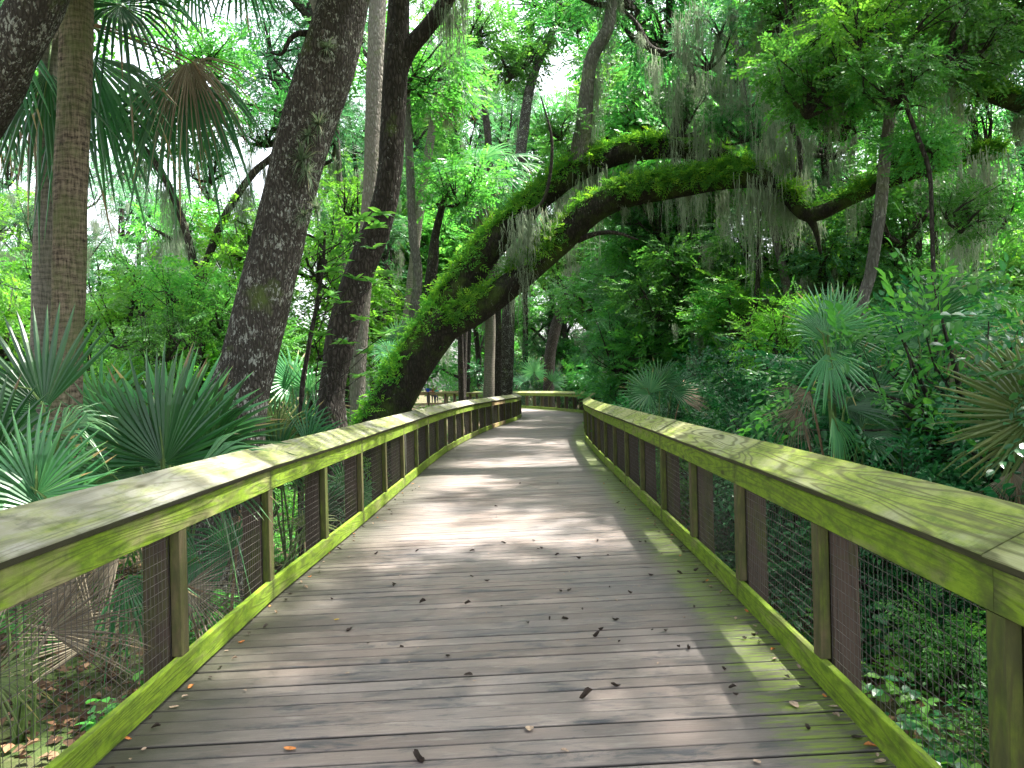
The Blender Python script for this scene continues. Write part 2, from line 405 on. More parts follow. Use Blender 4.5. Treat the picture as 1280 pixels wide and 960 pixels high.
QL, SL = arc(LEFT); QR, SR = arc(RIGHT)
def fence_x(Z, side): q = QR if side else QL; return np.interp(Z, q[:, 1], q[:, 0])
def clear_of_path(x, y, m):
    """push a plan position off the boardwalk"""
    if y > 66: return x
    l, r = fence_x(y, 0)-m, fence_x(y, 1)+m
    if l < x < r: return l if x-l < r-x else r
    return x
def deck():
    ql, sl = arc(LEFT); qr, sr = arc(RIGHT)
    mb = MB(); uv = []; ed = []; led = []; gp = []
    n = int(sl[-1]/.136)
    off = 0.0
    for i in range(n):
        f0 = i/n; f1 = (i+1)/n
        # pair of points by normalised arc, kept roughly square to the path
        a0, b0 = at_s(ql, sl, f0*sl[-1]), at_s(qr, sr, f0*sr[-1])
        a1, b1 = at_s(ql, sl, f1*sl[-1]), at_s(qr, sr, f1*sr[-1])
        gap = .005
        d = nrm((b0-a0)[None])[0]
        a0 = a0 - d*.07; a1 = a1 - d*.07; b0 = b0 + d*.07; b1 = b1 + d*.07
        fwd = np.array([-d[1], d[0]])
        fwd = fwd if fwd[1] > 0 or True else -fwd
        a0 = a0+fwd*gap; b0 = b0+fwd*gap; a1 = a1-fwd*gap; b1 = b1-fwd*gap
        z = random.uniform(-.0025, .0025); tilt = random.uniform(-.0015, .0015)
        ch = .006; uo = random.uniform(0, 50); vo = i*.141
        K = 7
        V = []; 
        for k in range(K):
            t = k/(K-1)
            p0 = a0+(b0-a0)*t; p1 = a1+(b1-a1)*t
            w = np.linalg.norm(b0-a0)
            zz = z + .0012*math.sin(t*6+i)
            for (q, dz, vv, gg) in ((p0, -.036, 0, 1), (p0, -ch, 0, 1), (p0+fwd*ch, tilt, ch, 0), (p1-fwd*ch, -tilt, .136, 0), (p1, -ch, .14, 1), (p1, -.036, .14, 1)):
                gp.append(gg)
                V.append((q[0], q[1], zz+dz)); uv.append((uo+t*w, vo+vv)); ed.append((1-t)*w-.07); led.append(t*w-.07)
        F = []
        for k in range(K-1):
            for j in range(5):
                a = k*6+j; F.append((a, a+6, a+7, a+1))
            F.append((k*6+5, (k+1)*6+5, (k+1)*6, k*6))
        mb.add(V, np.array(F), random.random())
    me = mb.mesh('boardwalk_deck', [M['deck']], uv=np.array(uv), extra={'edge': ed, 'ledge': led, 'gapdirt': gp})
    o = link('boardwalk_path', me); tag(o, 'weathered grey brown plank boardwalk curving away through the forest', None, None, 'structure')
    # joists below so that the gaps read dark
    jb = MB()
    for q in (.05, .5, .95):
        for i in range(0, 44):
            f0, f1 = i/44, (i+1)/44
            A0, B0 = at_s(ql, sl, f0*sl[-1]), at_s(qr, sr, f0*sr[-1]); A1, B1 = at_s(ql, sl, f1*sl[-1]), at_s(qr, sr, f1*sr[-1])
            p0 = A0+(B0-A0)*q; p1 = A1+(B1-A1)*q; d = nrm((B0-A0)[None])[0]*.03
            V = [(p[0]+s*d[0], p[1]+s*d[1], z) for p in (p0, p1) for s in (-1, 1) for z in (-.28, -.042)]
            jb.add(V, np.array([(0, 1, 3, 2), (4, 6, 7, 5), (0, 4, 5, 1), (2, 3, 7, 6), (1, 5, 7, 3), (0, 2, 6, 4)]), .2)
    link('boardwalk_joists', jb.mesh('joists', [M['twig']]), None)['kind'] = 'structure'
    bpy.data.objects['boardwalk_joists']['label'] = 'dark joists carrying the boardwalk planks'
deck()

def board(name, parent, sec0, sec1, mat, rnd=None, ulen=None, bow=0.0):
    """a board whose section quad sec0 runs to sec1; sec: 4 points, face 0-1 is the best visible face"""
    sec0 = np.array(sec0, float); sec1 = np.array(sec1, float)
    L = np.linalg.norm(sec1.mean(0)-sec0.mean(0)); K = max(2, int(L/.4)+1)
    ch = .0035
    mb = MB(); uo, vo = random.uniform(0, 60), random.uniform(0, 60)
    V = []; uv = []; ged = []; gen = []
    c0, c1 = sec0.mean(0), sec1.mean(0)
    def oct_(sec):
        out = []
        for j in range(4):
            p, a, b = sec[j], sec[(j-1) % 4], sec[(j+1) % 4]
            out.append(p + nrm((a-p)[None])[0]*ch); out.append(p + nrm((b-p)[None])[0]*ch)
        return np.array(out)
    o0, o1 = oct_(sec0), oct_(sec1)
    per = np.concatenate([[0], np.cumsum(np.linalg.norm(np.diff(np.vstack([o0, o0[:1]]), axis=0), axis=1))])
    wob = random.uniform(-1, 1)*bow
    for k in range(K):
        t = k/(K-1)
        P = o0+(o1-o0)*t
        for j in range(9):
            p = P[j % 8].copy(); p[2] += wob*sin(pi*t)
            V.append(p); uv.append((uo+t*L, vo+per[j])); ged.append(1.0 if j in (7, 8) else 0.0); gen.append(min(t, 1-t)*L)
    F = []
    for k in range(K-1):
        for j in range(8):
            a = k*9+j; F.append((a, a+1, a+10, a+9))
    F4 = np.array(F)
    mb.add(V, F4)
    n = mb.n
    F8 = np.array([[k*9*0+j for j in range(7, -1, -1)], [(K-1)*9+j for j in range(8)]])
    mb.F.append((F8, 0))
    mb.R = [np.full(n, random.random() if rnd is None else rnd)]
    return link(name, mb.mesh(name, [mat], uv=np.array(uv), extra={'grime': ged, 'endd': gen}), parent)

def railing(nodes, side, capmat, name, label, group=None, tan=(), far=False, zbase=0.0):
    """nodes: list of plan points at every post; odd nodes are re-set to the chord. side=+1: outside is to the right of travel"""
    P = [np.array(p) for p in nodes]
    for i in range(1, len(P)-1, 2): P[i] = (P[i-1]+P[i+1])/2
    J = P[::2]
    if len(P) % 2 == 0: P = P[:-1]; 
    root = thing(name, (P[0][0], P[0][1], zbase), label, 'railing', group)
    base = np.array([P[0][0], P[0][1], zbase])
    def outn(d): n = np.array([d[1], -d[0]])*side; return n/np.linalg.norm(n)
    segn = [outn(J[i+1]-J[i]) for i in range(len(J)-1)]
    mit = []
    for i in range(len(J)):
        a = segn[max(0, i-1)]; b = segn[min(len(segn)-1, i)]
        m = nrm((a+b)[None])[0]; mit.append(m/np.dot(m, a))
    def pt(i, off, z): q = J[i]+mit[i]*off; return np.array([q[0], q[1], z+zbase])-base
    def gap(a, b, g=.0015):
        d = nrm((b-a)[None])[0]*g; return a+d, b-d
    def seg(nm, i, sec, mat, **k):
        s0 = [pt(i, o, z) for o, z in sec]; s1 = [pt(i+1, o, z) for o, z in sec]
        for q in range(4): s0[q], s1[q] = gap(s0[q], s1[q])
        return board(nm, root, s0, s1, mat, **k)
    a = radians(27)
    for i in range(len(J)-1):
        dz = random.uniform(-.004, .004)
        cs = [(-.035, 1.000+dz), (.200, 1.120+dz), (.217, 1.086+dz), (-.018, .966+dz)]
        seg('cap_board', i, cs, capmat, bow=.004)
        rm = M['rail_tan'] if i in tan else M['rail_green']
        seg('top_rail', i, [(0, .822), (0, .962), (.038, .962), (.038, .822)], rm)
        tr = M['rail_tan'] if (i+.5) in tan or i in tan else M['rail_green']
        seg('toe_board', i, [(0, .018), (0, .158), (.038, .158), (.038, .018)], tr)
    wires = MB()
    for i in range(len(P)-1):
        p, q = P[i], P[i+1]
        d = nrm((q-p)[None])[0]; n = outn(q-p)
        # upright standing between toe board and top rail, with the dark post outside the mesh
        def quad(u0, u1, o0, o1, z): return [np.array([p[0]+d[0]*u+n[0]*o-base[0], p[1]+d[1]*u+n[1]*o-base[1], z]) for u, o in ((u0, o0), (u1, o0), (u1, o1), (u0, o1))]
        w = .05
        board('upright', root, quad(-w, w, .002, .056, .160), quad(-w, w, .002, .056, .820), M['upright'])
        hw = .068
        board('post', root, quad(-hw, hw, .066, .20, ground_z(p[0], p[1])-.2-zbase), quad(-hw, hw, .062, .19, 1.005), M['post_dark'])
        # welded wire mesh
        L = np.linalg.norm(q-p); r = .0009 if not far else .002
        stepx = .047 if not far else .1
        def wire(a, b, ax):
            a = np.array(a); b = np.array(b); e1 = np.array([n[0], n[1], 0])*r; e2 = np.array(ax)*r
            V = [a-e1-e2, a+e1-e2, a+e1+e2, a-e1+e2, b-e1-e2, b+e1-e2, b+e1+e2, b-e1+e2]
            wires.add(V, np.array([(0, 1, 5, 4), (1, 2, 6, 5), (2, 3, 7, 6), (3, 0, 4, 7)]))
        def wp(u, z, o=.0585): return (p[0]+d[0]*u+n[0]*o-base[0], p[1]+d[1]*u+n[1]*o-base[1], z)
        u = .01
        while u < L:
            jit = random.uniform(-.004, .004)
            wire(wp(u, .05), wp(u+jit, .93), (d[0], d[1], 0)); u += stepx
        z = .07
        while z < .93:
            wire(wp(0, z, .0605), wp(L, z+random.uniform(-.004, .004), .0605), (0, 0, 1)); z += .051 if not far else .1
    link('wire_mesh', wires.mesh('wire_mesh', [M['wire']]), root)
    return root
def nodes_from(P, s_at_Z, spacing, endZ):
    Q, s = arc(P)
    s0 = np.interp(s_at_Z, Q[:, 1], s)
    while s0 > spacing*2: s0 -= spacing*2
    e = np.interp(endZ, Q[:, 1], s)
    out = []
    while s0 < e: out.append(at_s(Q, s, s0)); s0 += spacing
    return out
# cap joints seen at 6.05 m on the left, 5.74 m on the right
railing(nodes_from(LEFT, 6.05, 1.66, 62), -1, M['cap_left'], 'boardwalk_railing', 'mossy wooden railing with sloped grey cap along the left side of the boardwalk', 'railings of the boardwalk', tan=(9,))
railing(nodes_from(RIGHT, 5.74, 1.62, 64), +1, M['cap_right'], 'boardwalk_railing', 'mossy railing with yellow green sloped cap right of the walk, closing the far bend', 'railings of the boardwalk')

# distant piece of the boardwalk with visitors
def far_walk():
    mb = MB()
    for i in range(70):
        x0 = -14 + i*.15
        mb.add([(x0, 71, 0), (x0+.14, 71, 0), (x0+.14, 75, 0), (x0, 75, 0), (x0, 71, -.05), (x0+.14, 71, -.05)], np.array([(0, 1, 2, 3), (4, 5, 1, 0)]), random.random())
    o = link('distant_path', mb.mesh('distant_path', [M['deck']], uv=np.c_[np.concatenate(mb.V)[:, 1], np.concatenate(mb.V)[:, 0]], extra={'edge': np.full(mb.n, 2.0), 'ledge': np.full(mb.n, 2.0)}))
    tag(o, 'pale stretch of plank walk far off beyond the leaning oak', None, None, 'structure')
    nd = [np.array([-4-1.6*i, 71.0]) for i in range(7)]
    railing(nd, -1, M['rail_tan'], 'boardwalk_railing', 'small brown railing far off to the right of the leaning oak base', None, tan=(0, 1, 2, 3), far=True)
far_walk()

def skinned(name, parent, verts, edges, radii, mat, sub=1):
    me = bpy.data.meshes.new(name); me.from_pydata(verts, edges, []); me.materials.append(mat)
    o = link(name, me, parent)
    sk = o.modifiers.new('skin', 'SKIN'); sk.use_smooth_shade = True
    if me.skin_vertices:
        for v, r in zip(me.skin_vertices[0].data, radii): v.radius = (r, r*.9)
        me.skin_vertices[0].data[0].use_root = True
    o.modifiers.new('sub', 'SUBSURF').levels = sub; o.modifiers['sub'].render_levels = sub
    return o
def person(x, y, h, shirt, label, rz, armup):
    k = h/1.75
    t = thing('person', (x, y, 0), label, 'person', 'visitors on the far walk'); t.rotation_euler = (0, 0, rz)
    V = [(0, 0, .98), (0, 0, 1.15), (0, 0, 1.38), (0, 0, 1.50), (0, 0, 1.56), (0, .01, 1.66), (0, .01, 1.74)]
    E = [(0, 1), (1, 2), (2, 3), (3, 4), (4, 5), (5, 6)]; Rr = [.14, .125, .14, .055, .055, .095, .07]
    for s in (-1, 1):
        b = len(V); V += [(s*.17, 0, 1.40), (s*.24, .02, 1.13), (s*.2, .16 if armup else .05, 1.08 if armup else .88), (s*.19, .24 if armup else .07, 1.1 if armup else .80)]
        E += [(2, b), (b, b+1), (b+1, b+2), (b+2, b+3)]; Rr += [.06, .045, .034, .03]
        b = len(V); V += [(s*.09, 0, .9), (s*.10, .01, .5), (s*.11, 0, .09), (s*.11, .13, .04)]
        E += [(0, b), (b, b+1), (b+1, b+2), (b+2, b+3)]; Rr += [.09, .058, .04, .038]
    sc = lambda vs: [(a*k, b*k, c*k) for a, b, c in vs]
    skinned('body', t, sc(V), E, [r*k for r in Rr], M['skin'])
    S = [(0, 0, .95), (0, 0, 1.15), (0, 0, 1.38), (0, 0, 1.47)]; Es = [(0, 1), (1, 2), (2, 3)]; Rs = [.16, .145, .16, .075]
    for s in (-1, 1):
        b = len(S); S += [(s*.175, 0, 1.40), (s*.225, .01, 1.22)]; Es += [(2, b), (b, b+1)]; Rs += [.075, .062]
    skinned('shirt', t, sc(S), Es, [r*k for r in Rs], shirt)
    T = [(0, 0, .95)]; Et = []; Rt = [.155]
    for s in (-1, 1):
        b = len(T); T += [(s*.09, 0, .86), (s*.10, .01, .5), (s*.11, 0, .14)]; Et += [(0, b), (b, b+1), (b+1, b+2)]; Rt += [.1, .07, .055]
    skinned('trousers', t, sc(T), Et, [r*k for r in Rt], M['trouser'])
    skinned('hair', t, sc([(0, -.03, 1.66), (0, -.02, 1.76)]), [(0, 1)], [.1*k, .085*k], M['hair'])
person(-7.35, 72.2, 1.72, M['blue_cloth'], 'distant person in a blue shirt behind the far railing', 2.9, True)
person(-6.95, 72.5, 1.66, M['red_cloth'], 'distant person in a red shirt standing between blue and teal shirts', 3.3, True)
person(-6.62, 72.1, 1.5, M['teal_cloth'], 'distant shorter person in a teal shirt behind the far railing', 3.0, True)

# ---------------------------------------------------------------- ground
def ground():
    xs = np.concatenate([-np.geomspace(400, 14, 26), np.linspace(-13.5, 13.5, 70), np.geomspace(14, 400, 26)])
    ys = np.concatenate([-np.geomspace(300, 6, 16), np.linspace(-5, 40, 110), np.geomspace(41, 500, 30)])
    V = [(x, y, ground_z(x, y)) for y in ys for x in xs]
    w = len(xs); F = [(j*w+i, j*w+i+1, (j+1)*w+i+1, (j+1)*w+i) for j in range(len(ys)-1) for i in range(w-1)]
    mb = MB(); mb.add(V, np.array(F))
    o = link('ground', mb.mesh('ground', [M['ground']], smooth=True)); tag(o, 'shaded forest floor of soil and leaf litter', None, None, 'structure')
ground()

# ---------------------------------------------------------------- foliage templates
SP = {
 'fine': [spray(20, .078, .42, LA, .5, 50, 1.0) for _ in range(5)],
 'broad': [spray(12, .125, .50, LA, .4, 55, 1.25) for _ in range(5)],
 'shrub': [spray(13, .085, .42, LB, .6, 55, 1.15) for _ in range(5)],
 'herb': [spray(5, .11, .14, LB, .3, 80, 1.5, 0, False) for _ in range(4)],
}
def crown_mesh(kind, R, nclump, nsp, mat, flat=.75, name='crown', branch=True, seed=0, clump=.52):
    mb = MB()
    cs = []
    for i in range(nclump):
        v = RG.normal(size=3); v /= np.linalg.norm(v)
        v *= R*RG.uniform(.25, .85)
        v[2] *= flat; cs.append(v)
    for ci, c in enumerate(cs):
        cr = R*clump*RG.uniform(.6, 1.15)
        k = int(nsp*RG.uniform(.6, 1.3))
        d = nrm(RG.normal(size=(k, 3)))
        rad = cr*RG.random((k, 1))**.45
        pos = c + d*rad*np.array([1, 1, .62])
        hd = d.copy(); hd[:, 2] = hd[:, 2]*.35 - .08
        hd = nrm(hd + RG.normal(size=(k, 3))*.35)
        ups = nrm(np.array([0, 0, 1.0]) + RG.normal(size=(k, 3))*.42 + d*.35)
        Rm = frames(hd, ups); sc = RG.uniform(.7, 1.25, k)
        tv = RG.integers(0, 5, k)
        for q in range(5):
            m = tv == q
            place(mb, SP[kind][q], pos[m], Rm[m], sc[m])
        if branch:
            root = np.array([0, 0, -R*flat*.7]); mid = root*.45+c*.55 + RG.normal(size=3)*.12*R
            V, F, _, _ = tube([(*root, .035*R), (*mid, .022*R), (*c, .009*R), (*(c+(c-mid)*.6), .003*R)], 5, R*.22, .05)
            mb.add(V, F, .3, 1)
            for b in range(3):
                e = c + nrm(RG.normal(size=(1, 3)))[0]*cr*.8
                V, F, _, _ = tube([(*mid, .010*R), (*((mid+e)/2+RG.normal(size=3)*.06*R), .007*R), (*e, .002*R)], 4, R*.3, .05)
                mb.add(V, F, .3, 1)
    return mb.mesh(name, [M[mat], M['bark_dark']])
CR = {
 'fine': [crown_mesh('fine', 2.2, 8, 76, 'leaf_fine', .75) for _ in range(4)],
 'broad': [crown_mesh('broad', 2.2, 8, 56, 'leaf_broad', .8) for _ in range(4)],
 'bright': [crown_mesh('broad', 2.2, 7, 46, 'leaf_bright', .6) for _ in range(3)],
 'cool': [crown_mesh('fine', 2.2, 8, 60, 'leaf_cool', .85) for _ in range(3)],
}
BU = {
 'shrub': [crown_mesh('shrub', 1.1, 8, 40, 'leaf_shrub', 1.0, 'foliage', True, 0, .5) for _ in range(4)],
 'bright': [crown_mesh('shrub', 1.1, 7, 30, 'leaf_bright', .8, 'foliage', True, 0, .5) for _ in range(2)],
 'broad': [crown_mesh('shrub', 1.1, 8, 34, 'leaf_broad', .9, 'foliage', True, 0, .5) for _ in range(3)],
}
# spanish moss: hanging ragged strands
def moss_template(n, L, spread):
    Vs, Fs, Rs = [], [], []; k = 0
    for i in range(n):
        x0, y0 = random.gauss(0, spread), random.gauss(0, spread*.6); z0 = random.uniform(-.25, .06)*L
        ln = L*random.uniform(.15, 1.0)*(1.15-min(1, abs(x0)/(spread*2.5)))
        m = max(4, int(ln/.07)); a = random.uniform(0, pi); ph = random.uniform(0, 9); r = random.random()
        pts = []
        for j in range(m+1):
            t = j/m
            w = .0055*(1-.7*t)*random.uniform(.35, 1.7)
            px = x0 + .035*sin(ph+t*6)*t + random.uniform(-1, 1)*.014; py = y0 + .03*cos(ph*1.3+t*5)*t
            pts.append((px-w*cos(a), py-w*sin(a), z0-t*ln)); pts.append((px+w*cos(a), py+w*sin(a), z0-t*ln))
        Vs.append(np.array(pts)); Rs.append(np.full(len(pts), r))
        Fs.append(np.array([(k+2*j, k+2*j+1, k+2*j+3, k+2*j+2) for j in range(m)])); k += len(pts)
        # short side curls
        for c in range(8):
            t = random.uniform(.05, .95); b = np.array([x0, y0, z0-t*ln]); d = np.array([random.uniform(-.05, .05), random.uniform(-.05, .05), -random.uniform(.04, .10)])
            Vs.append(np.array([b, b+[.006, 0, 0], b+d])); Rs.append(np.full(3, r)); 
            Fs.append(np.array([(k, k+1, k+2, k+2)])); k += 3
    F = np.concatenate(Fs); tri = F[:, 2] == F[:, 3]
    return np.concatenate(Vs), [F[~tri], F[tri][:, :3]], np.concatenate(Rs)
MO = [moss_template(60, .9, .09), moss_template(80, 1.5, .12), moss_template(40, .5, .07), moss_template(100, 1.2, .2)]
def moss(parent, pts, scale=1.0, name='spanish_moss', base=None):
    pts = np.array(pts); base = np.zeros(3) if base is None else np.asarray(base)
    mb = MB(); k = len(pts)
    tv = RG.integers(0, 4, k); an = RG.uniform(0, 2*pi, k)
    Rm = np.zeros((k, 3, 3)); Rm[:, 0, 0] = np.cos(an); Rm[:, 0, 1] = -np.sin(an); Rm[:, 1, 0] = np.sin(an); Rm[:, 1, 1] = np.cos(an); Rm[:, 2, 2] = 1
    sc = RG.uniform(.6, 1.3, k)*scale
    for q in range(4):
        m = tv == q
        if m.any(): place(mb, MO[q], pts[m]-base, Rm[m], sc[m])
    return link(name, mb.mesh(name, [M['moss_grey']]), parent)
MOSS_SHARED = []
for _ in range(3):
    mb = MB(); k = 16
    d = RG.normal(size=(k, 3))*np.array([1.1, 1.1, .5])
    for q in range(4):
        sel = d[q::4]; K = len(sel)
        place(mb, MO[q], sel, np.repeat(np.eye(3)[None], K, 0), RG.uniform(.7, 1.3, K))
    MOSS_SHARED.append(mb.mesh('spanish_moss', [M['moss_grey']]))

# ---------------------------------------------------------------- labels by place
BGT = []
def zone(px):
    for lim, t in ((40, 'left of the ringed palm trunk'), (280, 'between the ringed palm and the speckled oak'), (400, 'behind the speckled leaning oak'),
                   (500, 'behind the forked dark trunk'), (640, 'behind the fern covered leaning oak'), (760, 'beyond the bend of the boardwalk'),
                   (900, 'under the arching limb right of the bend'), (1080, 'behind the blue green palmetto'), (9999, 'right of the slender spotted tree')):
        if px < lim: return t
ORD = ['nearest', 'second nearest', 'third nearest', 'fourth nearest', 'fifth nearest', 'sixth nearest', 'seventh nearest', 'eighth nearest', 'ninth nearest', 'tenth nearest', 'eleventh nearest', 'twelfth nearest', 'thirteenth nearest', 'fourteenth nearest', 'fifteenth nearest']
def pxof(x, y): return CX + FOC*x/max(y, .5)
def finish_labels():
    g = {}
    for o, what, x, y, cat, grp in BGT:
        z = zone(pxof(x, y)) if y > 1 else 'added unseen to shade the near end of the boardwalk'
        g.setdefault((what, z), []).append((y, o, cat, grp))
    for (what, z), L in g.items():
        L.sort(key=lambda a: a[0])
        for i, (y, o, cat, grp) in enumerate(L):
            o['label'] = (ORD[min(i, 14)] + ' ' if len(L) > 1 else '') + what + ' ' + z
            o['category'] = cat; o['group'] = grp

WHAT = {'fine': 'dark leaved live oak', 'broad': 'mid green broadleaf tree', 'bright': 'yellow green tree', 'cool': 'cool green leaved tree'}
def forest_tree(x, y, h, kind, ncrown=4, cs=1.0, tr=.13, barkm='bark_dark', mossn=0, lo=.45, spreadf=1.0):
    x = clear_of_path(x, y, 1.2+1.2*cs)
    gap = 14 < y < 74 and -.135-.9*cs/y < x/y < -.055
    if gap: lo = max(lo, .55)
    if gap and -.125 < x/y < -.065: x = -.13*y
    gz = ground_z(x, y)
    t = link('tree', None, None, (x, y, gz))
    lean = RG.normal(size=2)*.06*h
    P = [(0, 0, -.3, tr*1.25), (lean[0]*.2, lean[1]*.2, h*.25, tr), (lean[0]*.6+RG.normal()*.15, lean[1]*.6, h*.55, tr*.75), (lean[0], lean[1], h*.82, tr*.42), (lean[0]*1.1, lean[1]*1.1, h, tr*.12)]
    P = np.array(P)
    mb = MB()
    V, F, _, _ = tube(P, 9, .35, .07, .25, x); mb.add(V, F)
    Q = crr(P, 21)
    for i in range(ncrown):
        f = lo + (1-lo)*(i+.5)/ncrown
        b = Q[min(20, int(f*20*.85))]
        a = RG.uniform(0, 2*pi); rr = RG.uniform(.35, 1.0)*2.3*cs*(1-.45*f)*spreadf
        if i == ncrown-1: rr *= .3
        c = np.array([b[0]+cos(a)*rr, b[1]+sin(a)*rr, h*f])
        m = CR[kind][int(RG.integers(0, len(CR[kind])))]
        if c[2] < 5.5:
            wx = clear_of_path(x+c[0], y+c[1], 2.0*cs); c[0] = wx-x
        link('crown', m, t, c, (RG.uniform(-.25, .25), RG.uniform(-.25, .25), RG.uniform(0, 6.28)), cs*RG.uniform(.8, 1.2)*(1-.25*(i == ncrown-1)))
        mid = (b[:3]+c)/2 + RG.normal(size=3)*.15
        V, F, _, _ = tube([(b[0], b[1], b[2], b[3]*.6), (*mid, b[3]*.38), (*c, b[3]*.12)], 6, .35, .08)
        mb.add(V, F)
        if mossn and RG.random() < mossn and (y+c[1] > 62 or abs(clear_of_path(x+c[0], y+c[1], 1.5)-x-c[0]) < 1e-6):
            link('spanish_moss', MOSS_SHARED[int(RG.integers(0, 3))], t, c-np.array([0, 0, .9*cs]), (0, 0, RG.uniform(0, 6.28)), cs*.9)
    link('trunk', mb.mesh('trunk', [M[barkm]], smooth=True), t)
    BGT.append((t, WHAT[kind], x, y, 'tree', 'trees of the wood'))
    return t
def bush(x, y, s, kind, z=0.0, sz=1.0):
    if y > 14 and y < 74 and -.125 < x/y < -.06: x = -.15*y
    x = clear_of_path(x, y, 1.15*s+.25)
    gz = ground_z(x, y)
    t = link('shrub', None, None, (x, y, gz))
    m = BU[kind][int(RG.integers(0, len(BU[kind])))]
    link('foliage', m, t, (0, 0, s*1.0+z), (RG.uniform(-.2, .2), RG.uniform(-.2, .2), RG.uniform(0, 6.28)), (s, s, s*sz))
    if s*2+z > 1.2:
        mb = MB()
        for i in range(4):
            e = RG.normal(size=2)*.4*s
            V, F, _, _ = tube([(RG.normal()*.06, RG.normal()*.06, -.1, .022*s), (e[0]*.5, e[1]*.5, .6*s+z*.5, .017*s), (e[0], e[1], 1.4*s+z, .006)], 5, .3, .1); mb.add(V, F)
        link('stem', mb.mesh('stem', [M['bark_dark']], smooth=True), t)
    BGT.append((t, {'shrub': 'dark glossy leaved shrub', 'bright': 'bright yellow green shrub', 'broad': 'mid green leafy shrub'}[kind], x, y, 'shrub', 'shrubs of the understorey'))
    return t

# ---------------------------------------------------------------- hero trunks
def trunk_part(parent, base, P, mat, name='trunk', sides=20, step=.10, rough=.06, flare=0, seed=0, ridge=0.0):
    P = np.array(P, float).copy(); P[:, :3] -= base
    V, F, Nn, Vr = tube(P, sides, step, rough, flare, seed, ridge=ridge)
    mb = MB(); mb.add(V, F); o = link(name, mb.mesh(name, [M[mat]], smooth=True), parent)
    return o, Vr, Nn
def pw(x, y, Z, wpx): p = at(x, y, Z); return (*p, wpx*Z/FOC/2)
def hero(name, base, label, cat='tree', group=None): return thing(name, base, label, cat, group)
def groundpt(x, Z, wpx):
    p = at(x, 500, Z); return (p[0], p[1], ground_z(p[0], p[1])-.15, wpx*Z/FOC/2)
def crowns(parent, base, spots):
    for (p, kind, s) in spots:
        m = CR[kind][int(RG.integers(0, len(CR[kind])))]
        link('crown', m, parent, np.array(p)-base, (RG.uniform(-.3, .3), RG.uniform(-.3, .3), RG.uniform(0, 6.28)), s)
def airplants(parent, base, spots):
    for p, s in spots:
        mb = MB()
        for i in range(70):
            d = nrm(RG.normal(size=(1, 3)))[0]; d[1] = -abs(d[1]); L = s*RG.uniform(.5, 1)
            u = nrm(np.cross(d, [0, 0, 1])[None])[0]*.004
            a = np.zeros(3); m = d*L*.55; e = d*L + np.array([0, 0, -.25*L])
            mb.add([a-u*1.5, a+u*1.5, m+u, m-u, e], [np.array([(0, 1, 2, 3)]), np.array([(3, 2, 4)])], RG.random())
        link('air_plant', mb.mesh('air_plant', [M['airplant']]), parent, np.array(p)-base)

# T1 speckled leaning oak on the left
Z1 = 8.7
b = np.array(groundpt(283, Z1, 0)[:3])
T1 = hero('oak_tree', b, 'thick leaning oak with white lichen speckles rising behind the left railing')
P = [groundpt(280, Z1, 92), pw(290, 545, Z1, 80), pw(311, 450, Z1, 66), pw(348, 300, Z1, 63), pw(378, 180, Z1, 65), pw(411, 75, Z1, 66), pw(430, 0, Z1, 60), pw(452, -90, Z1, 52), pw(480, -220, Z1+.3, 44), pw(500, -420, Z1+.3, 30)]
o, _, _ = trunk_part(T1, b, P, 'bark_lichen', sides=32, step=.07, rough=.035, flare=.35, seed=1.3, ridge=.03)
trunk_part(T1, b, [pw(452, -90, Z1, 44), pw(380, -200, Z1-.6, 34), pw(250, -330, Z1-1.5, 24), pw(120, -420, Z1-2, 10)], 'bark_lichen', 'limb', 14)
trunk_part(T1, b, [pw(386, 42, Z1, 9), pw(372, 42, Z1-.1, 7), pw(362, 50, Z1-.2, 6), pw(352, 68, Z1-.2, 4), pw(338, 66, Z1-.2, 2)], 'bark_dark', 'limb', 7, .05)
airplants(T1, b, [(at(408, 60, Z1-.3), .2), (at(398, 155, Z1-.28), .22), (at(385, 170, Z1-.3), .2), (at(378, 200, Z1-.3), .33), (at(384, 215, Z1-.25), .25), (at(396, 262, Z1-.2), .27), (at(380, 270, Z1-.3), .18)])
crowns(T1, b, [(at(520, -480, Z1), 'fine', 1.3), (at(300, -520, Z1-2), 'fine', 1.2), (at(150, -430, Z1-2.5), 'fine', 1.0), (at(640, -600, Z1+1), 'fine', 1.1)])

# T2 dark forked trunk
Z2 = 11.3
b = np.array(groundpt(412, Z2, 0)[:3])
T2 = hero('oak_tree', b, 'dark slender forked trunk curving up right of the speckled oak')
P = [groundpt(412, Z2, 52), pw(413, 540, Z2, 42), pw(415, 487, Z2, 32), pw(428, 415, Z2, 37), pw(447, 345, Z2, 36), pw(472, 282, Z2, 34), pw(486, 225, Z2, 31), pw(491, 150, Z2, 30), pw(495, 75, Z2, 30), pw(498, 0, Z2, 26), pw(500, -100, Z2, 22), pw(510, -260, Z2, 15)]
trunk_part(T2, b, P, 'bark_dark', sides=22, step=.09, rough=.04, flare=.3, seed=4.1, ridge=.03)
trunk_part(T2, b, [pw(494, 105, Z2, 22), pw(509, 65, Z2, 22), pw(535, 33, Z2, 20), pw(560, -3, Z2, 19), pw(585, -60, Z2, 16), pw(640, -180, Z2, 10)], 'bark_dark', 'limb', 14, .08, .04)
crowns(T2, b, [(at(500, -330, Z2), 'fine', 1.2), (at(680, -250, Z2), 'fine', 1.0), (at(420, -220, Z2+1), 'fine', .9)])
moss(T2, [at(562, 8, Z2), at(572, -20, Z2), at(556, 5, Z2)], 1.0, base=b)

